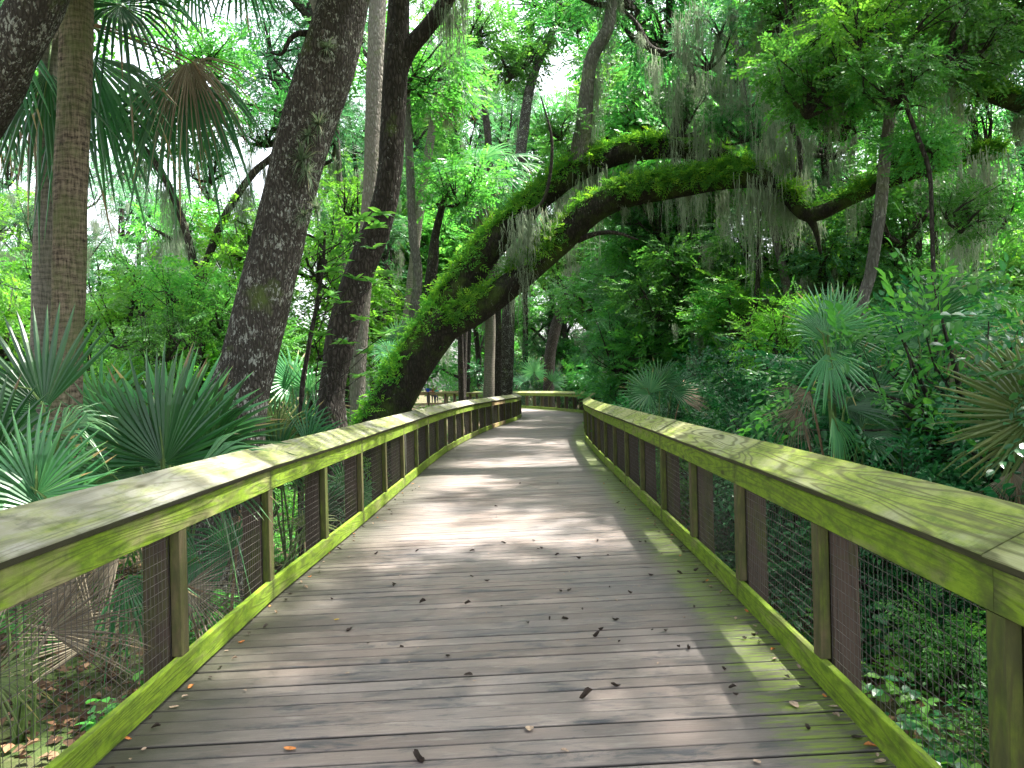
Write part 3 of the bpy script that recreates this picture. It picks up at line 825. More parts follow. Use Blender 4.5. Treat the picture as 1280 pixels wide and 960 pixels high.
# T3 the fern-covered oak arching over the walk
Z3 = 15.6
b = np.array(groundpt(470, Z3, 0)[:3])
T3 = hero('mossy_oak', b, 'fern covered oak leaning from the left and arching over the boardwalk')
main = [groundpt(458, Z3, 70), pw(477, 530, Z3, 52), pw(497, 490, Z3, 49), pw(521, 450, Z3, 47), pw(545, 414, Z3, 48), pw(558, 396, Z3, 46)]
lower = [pw(530, 436, Z3, 36), pw(560, 408, Z3-.05, 36), pw(600, 386, Z3-.1, 32), pw(645, 351, Z3-.1, 31), pw(700, 301, Z3-.1, 33), pw(737, 265, Z3-.15, 33), pw(775, 246, Z3-.2, 31), pw(812, 238, Z3-.3, 30), pw(850, 231, Z3-.4, 30), pw(910, 221, Z3-.7, 29), pw(952, 224, Z3-.9, 25), pw(985, 245, Z3-1.1, 20), pw(1012, 268, Z3-1.3, 19), pw(1062, 249, Z3-1.6, 16), pw(1119, 225, Z3-1.9, 14), pw(1194, 204, Z3-2.2, 11), pw(1250, 188, Z3-2.4, 7)]
upper = [pw(530, 430, Z3+.15, 34), pw(562, 382, Z3+.2, 40), pw(592, 335, Z3+.3, 37), pw(622, 298, Z3+.4, 34), pw(662, 258, Z3+.5, 31), pw(700, 228, Z3+.5, 28), pw(737, 205, Z3+.6, 29), pw(785, 190, Z3+.7, 26), pw(850, 185, Z3+.8, 25), pw(900, 196, Z3+.8, 22), pw(945, 214, Z3+.7, 14), pw(990, 205, Z3+.6, 8)]
_, V0, N0 = trunk_part(T3, b, main, 'bark_mossy', sides=30, step=.12, rough=.035, flare=.25, seed=7, ridge=.04)
_, V1, N1 = trunk_part(T3, b, lower, 'bark_mossy', 'limb', 26, .10, .045, seed=8, ridge=.03)
_, V2, N2 = trunk_part(T3, b, upper, 'bark_mossy', 'limb', 26, .10, .045, seed=9, ridge=.03)
trunk_part(T3, b, [pw(722, 205, Z3+.5, 24), pw(729, 160, Z3+.5, 20), pw(735, 100, Z3+.5, 17), pw(741, 70, Z3+.5, 17), pw(760, 35, Z3+.5, 15), pw(768, -20, Z3+.6, 13), pw(780, -120, Z3+.6, 9)], 'bark_grey', 'branch', 12, .1, .08)
trunk_part(T3, b, [pw(838, 185, Z3+.7, 15), pw(846, 150, Z3+.7, 12), pw(856, 122, Z3+.7, 12), pw(866, 98, Z3+.7, 9), pw(852, 70, Z3+.7, 8), pw(815, 62, Z3+.7, 10), pw(795, 30, Z3+.8, 7), pw(770, 5, Z3+.9, 4)], 'bark_dark', 'branch', 9, .1, .1)
trunk_part(T3, b, [pw(1010, 268, Z3-1.3, 14), pw(1020, 290, Z3-1.3, 8), pw(1026, 318, Z3-1.3, 4)], 'bark_mossy', 'branch', 7, .1, .1)
trunk_part(T3, b, [pw(722, 300, Z3-.1, 9), pw(745, 292, Z3-.3, 6), pw(770, 291, Z3-.4, 5), pw(798, 300, Z3-.5, 2)], 'bark_dark', 'branch', 6, .08, .12)
trunk_part(T3, b, [pw(990, 245, Z3-1, 9), pw(1000, 190, Z3-1, 8), pw(978, 120, Z3-1, 6), pw(985, 40, Z3-1, 4), pw(975, -40, Z3-1, 3)], 'bark_dark', 'branch', 7, .1, .1)
trunk_part(T3, b, [pw(650, 270, Z3, 7), pw(680, 250, Z3-.3, 5), pw(690, 180, Z3-.4, 4), pw(676, 120, Z3-.4, 2)], 'bark_dark', 'branch', 6, .1, .1)

def fern_frond(n=5, L=.2):
    Vs, Fs = [], []; k = 0
    for i in range(n):
        t = (i+.7)/n; w = .36*L*(1-t*.7)
        for s in (-1, 1):
            p = np.array([0, t*L, .25*t*L-.6*t*t*L])
            Vs.append(np.array([p+[0, -.012, 0], p+[s*w*.6, -.004, .006], p+[s*w, .03, -.010], p+[s*w*.5, .024, 0]])); Fs.append(np.array([(k, k+1, k+2), (k, k+2, k+3)])); k += 4
    return np.concatenate(Vs), [np.concatenate(Fs)], np.full(k, .5)
FE = [fern_frond(4, .16), fern_frond(5, .20), fern_frond(4, .13)]
def fern_cover(parent, Vr, Nn, count, zmin=.15, seed=0, name='fern_cover', xlim=None, side=0.35, size=1.0):
    # the more a bit of bark faces the sky (and the left) the more ferns root on it
    up = Nn[:, 2] - side*Nn[:, 0] - .30*Nn[:, 1]
    dens = np.array([mn.noise(Vector((v[0]*1.4+seed, v[1]*1.4, v[2]*1.4))) for v in Vr])
    w = np.clip((up-zmin)*1.2 + dens*1.5, 0, 1)**1.6 + .5*np.clip((Nn[:, 2]-.7)*3, 0, 1)
    if xlim is not None: w *= np.clip(xlim(Vr), 0, 1)
    idx = RG.choice(len(Vr), count, p=w/w.sum())
    n = Nn[idx]; pos = Vr[idx] + RG.normal(size=(count, 3))*.02
    d = nrm(RG.normal(size=(count, 3)) + n*.75 + np.array([0, 0, .15]))
    ups = nrm(n + np.array([0, 0, .6]) + RG.normal(size=(count, 3))*.3)
    mb = MB(); tv = RG.integers(0, 3, count); sc = RG.uniform(.6, 1.5, count)*size
    Rm = frames(d, ups)
    for q in range(3):
        m = tv == q; place(mb, FE[q], pos[m], Rm[m], sc[m], rmix=.9)
    return link(name, mb.mesh(name, [M['leaf_fern']]), parent)
fern_cover(T3, V0, N0, 700, .25, 1)
fern_cover(T3, V1, N1, 4200, .1, 2)
fern_cover(T3, V2, N2, 3300, .12, 3)
mp = [at(x, y, Z3+.6) for x, y in ((738, 175), (733, 120), (745, 62), (760, 30), (728, 190), (762, 12), (742, 200), (850, 110), (818, 64), (800, 40), (864, 100), (775, 0), (752, -30), (768, -10), (790, 200), (830, 190), (860, 195), (700, 245), (640, 300), (725, 215), (735, 160), (742, 90))]
mp += [at(x, y, Z3-1) for x, y in ((985, 240), (975, 200), (990, 170), (995, 250), (960, 225), (968, 150), (980, 100), (988, 60), (1000, 205), (940, 225), (1000, 20), (950, 180), (1022, 270), (1065, 250), (972, 232), (985, 215), (978, 185), (965, 120))]
mp += [at(x, y, Z3-.4) for x, y in ((850, 20), (870, 0), (895, 40), (915, 10), (930, 60), (945, 20), (960, 90), (1010, 60), (1015, 110), (905, 90), (925, 120), (880, 150), (990, 130), (860, 60), (1030, 30), (840, 100), (820, 80))]
mp += [at(x, y, Z3-.3) for x, y in ((812, 250), (650, 272), (660, 262), (860, 235), (780, 255), (905, 230))]
moss(T3, mp, 1.15, base=b)
crowns(T3, b, [(at(930, 150, Z3-.6), 'fine', .35), (at(760, -60, Z3+1), 'fine', 1.0), (at(1000, -10, Z3-.6), 'broad', .55), (at(860, 140, Z3+.4), 'fine', .4), (at(1130, 170, Z3-2), 'broad', .4), (at(890, 50, Z3), 'cool', .42), (at(1240, 150, Z3-2), 'fine', .6), (at(700, 150, Z3+.2), 'broad', .3)])

# big bough at the top left corner
b = np.array(groundpt(-330, 7.2, 0)[:3])
T = hero('oak_tree', b, 'dark lichen spotted oak bough crossing the top left corner')
trunk_part(T, b, [groundpt(-330, 7.2, 110), pw(-260, 420, 7.2, 95), pw(-110, 250, 7.2, 80), pw(-20, 130, 7.1, 66), pw(18, 60, 7, 60), pw(48, 0, 7, 60), pw(90, -90, 7, 50), pw(180, -250, 7, 34)], 'bark_lichen', sides=24, step=.09, rough=.06, seed=12)
crowns(T, b, [(at(200, -400, 7), 'fine', 1.2), (at(-200, -200, 8), 'fine', 1.1), (at(-100, -450, 6), 'fine', 1.2)])
# right hand off-frame oak with mossy limbs
b = np.array(groundpt(1520, 11, 0)[:3])
T = hero('oak_tree', b, 'oak outside the right edge sending two mossy limbs into the top right')
trunk_part(T, b, [groundpt(1520, 11, 90), pw(1500, 400, 11, 70), pw(1470, 200, 11, 60), pw(1440, 20, 11, 50), pw(1450, -200, 11, 34)], 'bark_dark', sides=20, step=.15, seed=3)
_, Va, Na = trunk_part(T, b, [pw(1465, 160, 11, 32), pw(1370, 150, 11, 26), pw(1280, 131, 11, 21), pw(1231, 116, 11.1, 18), pw(1194, 101, 11.2, 15), pw(1137, 109, 11.4, 10), pw(1100, 100, 11.5, 5)], 'bark_mossy', 'limb', 16, .1, .08, seed=5)
_, Vb, Nb = trunk_part(T, b, [pw(1445, 30, 11, 32), pw(1360, -10, 11, 28), pw(1280, 14, 11.3, 24), pw(1224, 36, 11.6, 21), pw(1150, 62, 12, 17), pw(1090, 95, 12.3, 13), pw(1030, 122, 12.6, 7)], 'bark_mossy', 'limb', 16, .1, .08, seed=6)
fern_cover(T, Va, Na, 1300, .1, 4, side=0); fern_cover(T, Vb, Nb, 900, .2, 5, side=0)
moss(T, [at(x, y, 11.2) for x, y in ((1200, 110), (1260, 30), (1230, 45), (1150, 70), (1040, 120), (1180, 60), (1110, 90), (1275, 140), (1215, 210), (1228, 190), (1205, 235), (1190, 255))], 1.0, base=b)
crowns(T, b, [(at(1250, -70, 11), 'broad', .6), (at(1100, -60, 12), 'cool', .6), (at(1340, 60, 10.5), 'fine', .6), (at(1180, 50, 13), 'broad', .4)])
# slender spotted tree on the right
b = np.array(groundpt(1070, 11, 0)[:3])
T = hero('slender_tree', b, 'slender pale spotted trunk behind the blue green palmetto on the right')
trunk_part(T, b, [groundpt(1068, 11, 20), pw(1074, 420, 11, 15), pw(1089, 337, 11, 15), pw(1100, 262, 11, 15), pw(1107, 187, 11, 14), pw(1115, 112, 11, 13), pw(1119, 0, 11, 11), pw(1124, -120, 11, 8)], 'bark_grey', sides=12, step=.1, rough=.07)
trunk_part(T, b, [pw(1115, 58, 11, 5), pw(1085, 40, 10.8, 4), pw(1060, 20, 10.7, 3), pw(1040, -5, 10.6, 2)], 'bark_dark', 'branch', 6, .1)
trunk_part(T, b, [pw(1116, 66, 11, 5), pw(1108, 30, 10.9, 4), pw(1094, 5, 10.8, 3), pw(1085, -30, 10.7, 2)], 'bark_dark', 'branch', 6, .1)
crowns(T, b, [(at(1050, 40, 10.5), 'bright', .45), (at(1130, -80, 11), 'broad', .6), (at(1180, 20, 10), 'broad', .5), (at(1000, 100, 11), 'broad', .45), (at(1050, 130, 11.5), 'broad', .4)])
b = np.array(groundpt(1172, 9.5, 0)[:3])
T = hero('sapling', b, 'very thin dark crooked sapling stem right of the slender spotted tree')
trunk_part(T, b, [groundpt(1175, 9.5, 8), pw(1168, 380, 9.5, 6), pw(1165, 285, 9.5, 6), pw(1162, 217, 9.5, 6), pw(1149, 176, 9.5, 6), pw(1130, 120, 9.5, 5), pw(1126, 60, 9.5, 3)], 'bark_dark', sides=8, step=.08, rough=.1)
crowns(T, b, [(at(1165, 180, 9.8), 'broad', .3), (at(1120, 90, 9.6), 'broad', .35), (at(1210, 250, 9.6), 'broad', .3)])

# straight trunks deeper in the wood
def deep_trunk(pts, mat, label, Z, name='tree', kind='broad', top=((0, -60, 1.0),), sides=12, mossy=()):
    b = np.array(groundpt(pts[0][0], Z, 0)[:3]); T = hero(name, b, label)
    P = [groundpt(pts[0][0], Z, pts[0][2]*1.25)]+[pw(x, y, Z, w) for x, y, w in pts]
    trunk_part(T, b, P, mat, sides=sides, step=.18, rough=.06, seed=Z, flare=.15)
    if top: crowns(T, b, [(at(pts[-1][0]+dx, y, Z), kind, s) for dx, y, s in top])
    if mossy: moss(T, [at(x, y, Z) for x, y in mossy], 1.2, base=b)
    return T
deep_trunk([(447, 520, 20), (449, 440, 20), (456, 340, 20), (464, 220, 21), (469, 100, 22), (472, 0, 22), (476, -140, 20)], 'bark_pale', 'pale straight trunk between the speckled oak and the forked trunk', 17.5, top=((0, -220, 1.3),))
deep_trunk([(633, 490, 16), (634, 430, 17), (636, 380, 16), (645, 250, 14), (655, 160, 13), (666, 95, 12), (690, 40, 9), (705, -20, 6)], 'bark_lichen', 'grey speckled trunk right of the pale palm trunk near the bend', 39, top=((0, -20, 1.6), (-60, 60, 1.2), (60, 60, 1.2)), mossy=((690, 40), (665, 90), (650, 160), (640, 200), (600, 20), (610, 40), (628, 60)))
deep_trunk([(622, 490, 10), (622, 420, 10), (620, 340, 10), (612, 200, 9), (600, 60, 8), (596, -60, 6)], 'bark_dark', 'dark trunk wedged between pale palm trunk and grey speckled trunk', 37, top=((0, 20, 1.0), (-70, 150, 1.0)), mossy=((596, 20), (600, 70)))
deep_trunk([(500, 490, 12), (510, 440, 12), (522, 350, 12), (516, 290, 11), (512, 200, 10), (508, 100, 9)], 'bark_grey', 'thin grey trunk seen just right of the forked trunk', 21, top=((0, 60, 1.0),))
deep_trunk([(498, 480, 14), (528, 430, 14), (536, 380, 14), (541, 330, 15), (545, 290, 10), (560, 230, 7)], 'bark_dark', 'short dark trunk beside the thin grey trunk left of the leaning oak', 22, top=((10, 220, .7),))
deep_trunk([(686, 490, 14), (688, 440, 14), (700, 390, 12), (711, 350, 9), (730, 300, 6)], 'bark_dark', 'dark leaning trunk standing behind the far bend railing', 60, top=((10, 290, 1.6), (-30, 330, 1.3)))
deep_trunk([(772, 470, 16), (770, 400, 15), (768, 330, 13), (770, 250, 11)], 'bark_grey', 'mossy grey trunk right of the far bend', 44, top=((0, 230, 1.6),), mossy=((770, 330), (775, 300), (760, 280)))
deep_trunk([(245, 420, 13), (246, 370, 12), (240, 320, 10), (226, 270, 9), (207, 225, 9), (180, 185, 7), (152, 160, 4)], 'bark_dark', 'grey mossy oak fork left of the speckled oak', 19, top=((30, 110, .9), (90, 60, .7)), mossy=((205, 225), (180, 190), (230, 280), (215, 240), (238, 300)))
T = hero('oak_tree', np.array(groundpt(246, 19.4, 0)[:3]), 'grey oak limb curving up to the right towards the speckled oak')
b = np.array(groundpt(250, 19.4, 0)[:3]); T.location = Vector(b)
trunk_part(T, b, [groundpt(250, 19.4, 14), pw(251, 420, 19.4, 11), pw(252, 355, 19.4, 10), pw(268, 300, 19.4, 10), pw(290, 255, 19.4, 9), pw(318, 215, 19.4, 9), pw(345, 190, 19.4, 8), pw(372, 140, 19.4, 5)], 'bark_dark', sides=10, step=.15)
crowns(T, b, [(at(330, 140, 20), 'fine', .7), (at(270, 200, 20.5), 'fine', .5)])
moss(T, [at(x, y, 19.4) for x, y in ((330, 205), (300, 245), (340, 195), (310, 225))], 1.0, base=b)

# ---------------------------------------------------------------- palms
def fan(R=1.0, n=34, spread=150, droop=.35, cup=.18, fold=.25, costa=.35, split=.4, petiole=0.0, seed=0, ragged=.08):
    """a palmetto leaf: pleated fan, hub at the origin, axis +Y, face +Z. returns V, Fs, R and the index of tip-weights for world droop"""
    rs = random.Random(seed); V = []; F = []; W = []
    da = radians(spread)*2/n
    for i in range(n):
        a = -radians(spread)+da*(i+.5)
        L = R*(.62+.38*cos(a*.55))*rs.uniform(1-ragged, 1)
        st = [.06, split, .62, .82, 1.0]; wd = [1.0, 1.0, .82, .5, .03]
        b0 = len(V); dd = rs.uniform(.5, 1.4)*droop*(3.2 if rs.random() < .12 else 1); L *= (.7 if rs.random() < .06 else 1); tw = rs.uniform(-.04, .04)
        for j, (s, w) in enumerate(zip(st, wd)):
            r = L*s
            half = math.tan(da/2)*L*min(s, split)*w
            ca, sa = cos(a+tw*s), sin(a+tw*s)
            ctr = np.array([sa*r, ca*r, 0.0]); tan = np.array([ca, -sa, 0.0])
            zc = cup*abs(sin(a))*r - costa*(r*max(0, cos(a)))**2*.5/R
            zf = half*fold*2.2
            for q, (k, zz) in enumerate(((-1, 0), (0, zf), (1, 0))):
                p = ctr+tan*half*k; V.append((p[0], p[1], zc+zz)); W.append(max(0, s-.35)**1.7*dd*L)
        for j in range(4):
            for k in range(2):
                q = b0+j*3+k; F.append((q, q+1, q+4, q+3))
    return np.array(V), np.array(F), np.array(W)
FT = {k: [fan(1.0, nn, sp, 1.0, .2, .3, .4, spl, seed=s*7+k2) for s in range(4)] for k2, (k, nn, sp, spl) in enumerate((('full', 32, 135, .42), ('wide', 26, 95, .42), ('narrow', 20, 60, .5), ('dead', 30, 60, .3)))}
def frond(parent, base, hub, root, axis, face, R, kind='full', droop=.4, mat='palm_green', name='frond', brown=False):
    """petiole from root to hub and a fan at the hub"""
    V, F, W = FT[kind][random.randrange(4)]
    axis = nrm(np.array(axis, float)[None])[0]
    Rm = frames(axis[None], np.array(face, float)[None])[0]
    P = V @ Rm.T*R; P[:, 2] -= W*R*droop
    P = P+hub
    mb = MB()
    m = len(P)//15; r = np.repeat(RG.random(m)*.6+.15, 15).reshape(m, 5, 3); r[:, 4] = 1.0; r[RG.random(m) < .12, 3] = 1.0; r = r.ravel()
    mb.add(P-base, F, r, 0)
    if root is not None:
        mid = (np.array(root)+hub)/2+np.array([0, 0, .07*R])
        Vt, Ft, _, _ = tube([(*(np.array(root)-base), .016), (*(mid-base), .012), (*(hub-base), .010), (*(hub-base+axis*R*.3), .004)], 5, .12, .02)
        mb.add(Vt, Ft, .6, 1)
    return link(name, mb.mesh(name, [M[mat], M['boot'] if mat == 'palm_dead' else M['stem_green']]), parent)
def img(ang, z=0.0): return np.array([cos(radians(ang)), z, sin(radians(ang))])
CAMF = np.array([0, -1.0, .25])

# P1 trunk
Zp = 8.0
b = np.array(groundpt(84, Zp, 0)[:3])
T = hero('palm_tree', b, 'thick ringed brown palm trunk at far left with green algae', 'palm')
P = [groundpt(84, Zp, 48), pw(84, 600, Zp, 37), pw(82, 450, Zp, 38), pw(86, 360, Zp, 38), pw(89, 225, Zp, 40), pw(94, 100, Zp, 37), pw(97, 0, Zp, 36), pw(101, -160, Zp, 35), pw(104, -330, Zp, 33)]
trunk_part(T, b, P, 'palm_bark', sides=40, step=.03, rough=.05, flare=.1, seed=2)
hubp = at(104, -340, Zp)
for i in range(12):
    a = i*2.4; el = .6-(i % 4)*.35
    d = np.array([cos(a), sin(a), el]); frond(T, b, hubp+d*.9, hubp, d, (0, 0, 1), 1.0, 'full', .5)
# P2 crown with the big drooping fans
Zq = 9.6
b = np.array(groundpt(50, Zq, 0)[:3])
T = hero('palm_tree', b, 'palm with big drooping fans and one browned fan at upper left', 'palm')
trunk_part(T, b, [groundpt(48, Zq, 40), pw(50, 560, Zq, 32), pw(54, 420, Zq, 30), pw(58, 300, Zq, 30), pw(62, 200, Zq, 30), pw(66, 60, Zq, 30), pw(68, 20, Zq, 36)], 'palm_bark_pale', sides=20, step=.05, rough=.04, seed=5)
hb = at(70, 20, Zq)
for hx, hy, dz, ang, R, kind, dr, mat in (
    (150, 6, -.7, -38, .8, 'full', .85, 'palm_green'), (218, 90, -.2, -100, 1.2, 'narrow', .5, 'palm_green'), (236, 74, -.45, -58, .95, 'dead', .9, 'palm_dead'), (232, 78, -.4, -85, .8, 'dead', .7, 'palm_dead'), (232, 86, -.3, -80, 1.2, 'narrow', .85, 'palm_green'),
    (112, 70, -.5, -68, 1.2, 'narrow', .6, 'palm_green'), (118, 110, -.3, -75, 1.1, 'narrow', .7, 'palm_green'), (20, 60, -.6, -115, 1.2, 'wide', .6, 'palm_green'), (-20, 90, .2, -100, 1.1, 'wide', .6, 'palm_green'),
    (60, 90, -.7, -95, 1.2, 'narrow', .6, 'palm_green'), (30, -40, .5, 150, 1.0, 'full', .5, 'palm_green'), (110, -60, .6, 60, 1.0, 'full', .5, 'palm_green'), (0, -10, .5, 190, 1.1, 'full', .5, 'palm_green'),
    (45, 120, .7, -100, 1.0, 'narrow', .5, 'palm_dead'), (178, -20, .6, -20, 1.0, 'full', .5, 'palm_light')):
    hub = at(hx, hy, Zq+dz)
    frond(T, b, hub, hb, img(ang, RG.uniform(-.25, .25)), CAMF+np.array([RG.uniform(-.3, .3), 0, .5]), R, kind, dr, mat)
# drooping fan tips hanging in from a palm above the frame
b = np.array(groundpt(330, 12.5, 0)[:3])
T = hero('palm_tree', b, 'palm above the frame whose dark fan tips hang in at top left centre', 'palm')
trunk_part(T, b, [groundpt(300, 12.6, 20), pw(320, 420, 12.6, 14), pw(355, 270, 12.6, 14), pw(395, 120, 12.6, 14), pw(400, 20, 12.6, 14), pw(350, -60, 12.6, 14), pw(285, -80, 12.6, 16)], 'palm_bark_pale', sides=12, step=.1)
for hx, hy, ang in ((245, -45, -110), (300, -55, -80), (285, -90, -60), (260, -100, 120), (320, -110, 30), (230, -70, 170)):
    frond(T, b, at(hx, hy, 12.4), at(285, -70, 12.6), img(ang), CAMF+np.array([0, 0, .4]), 1.0, 'wide', .5)

def palm_crown(parent, base, hub, n, R, pet, mat='palm_green', dead=4, lo=-.9):
    for i in range(n):
        a = i*2.39996; el = 1.0-(1.0-lo)*(i+.5)/n
        d = nrm(np.array([[cos(a), sin(a), el]]))[0]
        h = hub+d*pet+np.array([0, 0, -.12*pet*(1-el)])
        ax = d+np.array([0, 0, -.35])
        frond(parent, base, h, hub, ax, np.array([0, 0, 1.0])+d*.3+RG.normal(size=3)*.2, R*RG.uniform(.85, 1.1), 'wide' if i % 2 else 'full', .55, mat if RG.random() < .7 else 'palm_light')
    for i in range(dead):
        a = i*2.39996*1.3+1; d = np.array([cos(a)*.35, sin(a)*.35, -1.0])
        frond(parent, base, hub+d*pet*.5, hub, d, np.array([cos(a), sin(a), .2]), R*.9, 'dead', .2, 'palm_dead', 'dead_frond')
b = np.array(groundpt(608, 32, 0)[:3])
T = hero('palm_tree', b, 'mid distance palm with a brown skirt left of the arching limbs', 'palm')
trunk_part(T, b, [groundpt(609, 32, 17), pw(611, 480, 32, 14), pw(613, 410, 32, 13), pw(610, 330, 32, 12), pw(602, 240, 32, 12)], 'palm_bark_pale', sides=14, step=.12, seed=9)
palm_crown(T, b, at(602, 232, 32), 22, 1.5, 1.3, 'palm_light', 9)
b = np.array(groundpt(500, 26, 0)[:3])
T = hero('palm_tree', b, 'palm with a shaggy brown skirt between the forked trunk and palm crown', 'palm')
trunk_part(T, b, [groundpt(500, 26, 14), pw(506, 430, 26, 11), pw(524, 270, 26, 11), pw(548, 112, 26, 11)], 'palm_bark_pale', sides=12, step=.15, seed=11)
palm_crown(T, b, at(552, 105, 26), 14, 1.0, .9, 'palm_green', 10, -.2)

def palmetto(x, Z, label, spec, group='saw palmettos beside the railings', scale=1.0):
    """spec rows: hub px, py, depth offset, image angle, R, kind, droop, material"""
    b = np.array(groundpt(x, Z, 0)[:3]); b[2] += .15
    T = hero('palmetto', b, label, 'palmetto', group)
    for i, (hx, hy, dz, ang, R, kind, dr, mat) in enumerate(spec):
        Zh = Z+dz
        for _ in range(20):
            h = at(hx, hy, Zh)
            if Zh < 40 and (0 if hx < 640 else 1) == 0 and h[0] > fence_x(Zh, 0)-.3-R*.35: Zh += .25
            elif Zh < 40 and hx > 700 and h[0] < fence_x(Zh, 1)+.3+R*.35: Zh += .25
            else: break
        frond(T, b, h, None if 'fallen' in label else b+np.array([RG.normal()*.05, RG.normal()*.05, 0]), img(ang, RG.uniform(-.4, .3)*(dr > .1)), CAMF+np.array([RG.uniform(-1.0, 1.0), 0, RG.uniform(-.2, 1.2)])*(1 if dr > .1 else .25), R, kind, dr, mat, 'dead_frond' if mat == 'palm_dead' else 'frond')
    return T
palmetto(205, 6.4, 'big upright fan palmetto between the ringed palm and speckled oak', [
    (205, 582, -.1, 95, 1.0, 'narrow', .0, 'palm_green'), (202, 580, 0, 90, .9, 'wide', .02, 'palm_green'), (214, 572, .2, 38, .9, 'wide', .25, 'palm_green'), (180, 590, .1, 150, .6, 'wide', .3, 'palm_green'), (245, 590, -.35, 12, .62, 'narrow', .7, 'palm_light'),
    (215, 560, .5, 65, 1.0, 'wide', .15, 'palm_light'), (160, 560, .5, 120, .8, 'full', .3, 'palm_light'), (150, 600, -.1, 185, .6, 'narrow', .4, 'palm_light'), (260, 560, .3, 55, .8, 'wide', .3, 'palm_green')])
palmetto(30, 5.4, 'dark palmetto at the left edge in front of the palm trunks', [
    (55, 512, 0, 140, .85, 'wide', .1, 'palm_green'), (45, 620, -.5, 88, .62, 'wide', .1, 'palm_light'), (75, 540, -.3, 40, .4, 'narrow', .8, 'palm_light'), (-10, 580, -.2, 100, .7, 'full', .2, 'palm_green'), (15, 600, .2, 70, .7, 'wide', .2, 'palm_green'), (60, 640, -.5, 120, .6, 'wide', .3, 'palm_green')])
palmetto(125, 8.6, 'pale reflecting palmetto low behind the ringed palm trunk', [
    (125, 520, 0, 70, .8, 'full', .3, 'palm_light'), (150, 545, .2, 30, .8, 'full', .4, 'palm_light'), (110, 560, .2, 140, .8, 'full', .4, 'palm_light'), (170, 580, -.2, 350, .7, 'wide', .5, 'palm_light'), (140, 600, -.3, 80, .7, 'wide', .3, 'palm_green'), (100, 600, -.4, 200, .7, 'wide', .5, 'palm_green')])
palmetto(360, 9.6, 'ragged low palmetto between the speckled oak and the forked trunk', [
    (345, 545, 0, 60, .6, 'wide', .2, 'palm_olive'), (375, 540, .2, 100, .6, 'full', .2, 'palm_green'), (330, 555, -.2, 130, .5, 'wide', .3, 'palm_olive'), (385, 560, 0, 30, .6, 'wide', .3, 'palm_green'), (350, 580, -.3, 90, .7, 'full', .3, 'palm_green')])
palmetto(380, 13, 'palmetto clump in sun left of the forked trunk', [
    (365, 480, 0, 110, .8, 'full', .3, 'palm_light'), (385, 490, .2, 60, .7, 'full', .3, 'palm_light'), (350, 500, -.2, 150, .7, 'wide', .3, 'palm_green'), (395, 510, 0, 20, .6, 'wide', .3, 'palm_green')])
palmetto(500, 19, 'sunlit palmetto behind the base of the leaning oak', [
    (497, 425, 0, 80, .7, 'wide', .2, 'palm_light'), (485, 440, .2, 140, .6, 'full', .3, 'palm_light'), (505, 450, -.2, 30, .5, 'full', .3, 'palm_olive')])
palmetto(1045, 7.8, 'tall blue green palmetto behind the right railing', [
    (1034, 412, 0, 84, .5, 'wide', .03, 'palm_light'), (1030, 425, -.15, 118, .45, 'narrow', .35, 'palm_light'), (1050, 420, .15, 55, .6, 'wide', .15, 'palm_light'), (1042, 480, .0, 75, .62, 'wide', .1, 'palm_green'), (1055, 510, -.2, 40, .6, 'wide', .3, 'palm_green'),
    (1035, 440, -.2, -80, .55, 'narrow', .2, 'palm_light'), (1040, 520, -.3, -70, .5, 'narrow', .5, 'palm_light'), (1075, 540, -.1, 20, .6, 'wide', .4, 'palm_green'), (1090, 500, .2, 60, .6, 'wide', .3, 'palm_green'), (1000, 510, -.1, 250, .45, 'dead', .2, 'palm_dead'), (1012, 490, 0, 200, .4, 'dead', .3, 'palm_dead')])
palmetto(1130, 8.6, 'dark half hidden palmetto right of the blue green palmetto', [
    (1165, 400, 0, 80, .6, 'wide', .2, 'palm_green'), (1180, 410, .1, 40, .6, 'wide', .3, 'palm_light'), (1150, 430, .1, 130, .6, 'wide', .3, 'palm_green'), (1175, 470, -.2, -95, .6, 'narrow', .2, 'palm_green'), (1130, 480, -.2, -80, .5, 'narrow', .2, 'palm_light'), (1160, 500, 0, 250, .5, 'dead', .2, 'palm_dead'), (1190, 440, -.2, -60, .6, 'narrow', .4, 'palm_dead')])
palmetto(1310, 6.2, 'olive palmetto fan reaching in from the right edge', [
    (1290, 520, 0, 140, .78, 'wide', .02, 'palm_olive'), (1300, 540, .1, 172, .75, 'narrow', .15, 'palm_olive'), (1310, 500, .3, 100, .8, 'wide', .1, 'palm_olive'), (1265, 590, -.1, 265, .35, 'dead', .1, 'palm_dead'), (1280, 575, 0, 280, .4, 'dead', .1, 'palm_dead')])
palmetto(815, 14.5, 'small blue white palmetto fan beyond the right railing', [
    (812, 492, 0, 150, .62, 'full', .1, 'palm_light'), (825, 480, .2, 80, .6, 'full', .2, 'palm_green'), (840, 490, .2, 40, .6, 'wide', .3, 'palm_green'), (850, 500, .3, 15, .6, 'narrow', .3, 'palm_dead'), (800, 500, .1, 110, .5, 'wide', .2, 'palm_light')])
palmetto(622, 41, 'tiny palmetto at the left end of the far bend', [(620, 492, 0, 90, .8, 'full', .2, 'palm_light'), (612, 492, 0, 130, .7, 'wide', .2, 'palm_light'), (630, 494, 0, 50, .7, 'wide', .2, 'palm_light')])
palmetto(668, 56, 'pale distant palmetto behind the far bend railing', [(668, 466, 0, 90, 1.4, 'full', .2, 'palm_light'), (655, 478, 0, 140, 1.2, 'wide', .3, 'palm_green'), (690, 478, 0, 40, 1.2, 'wide', .3, 'palm_green')])
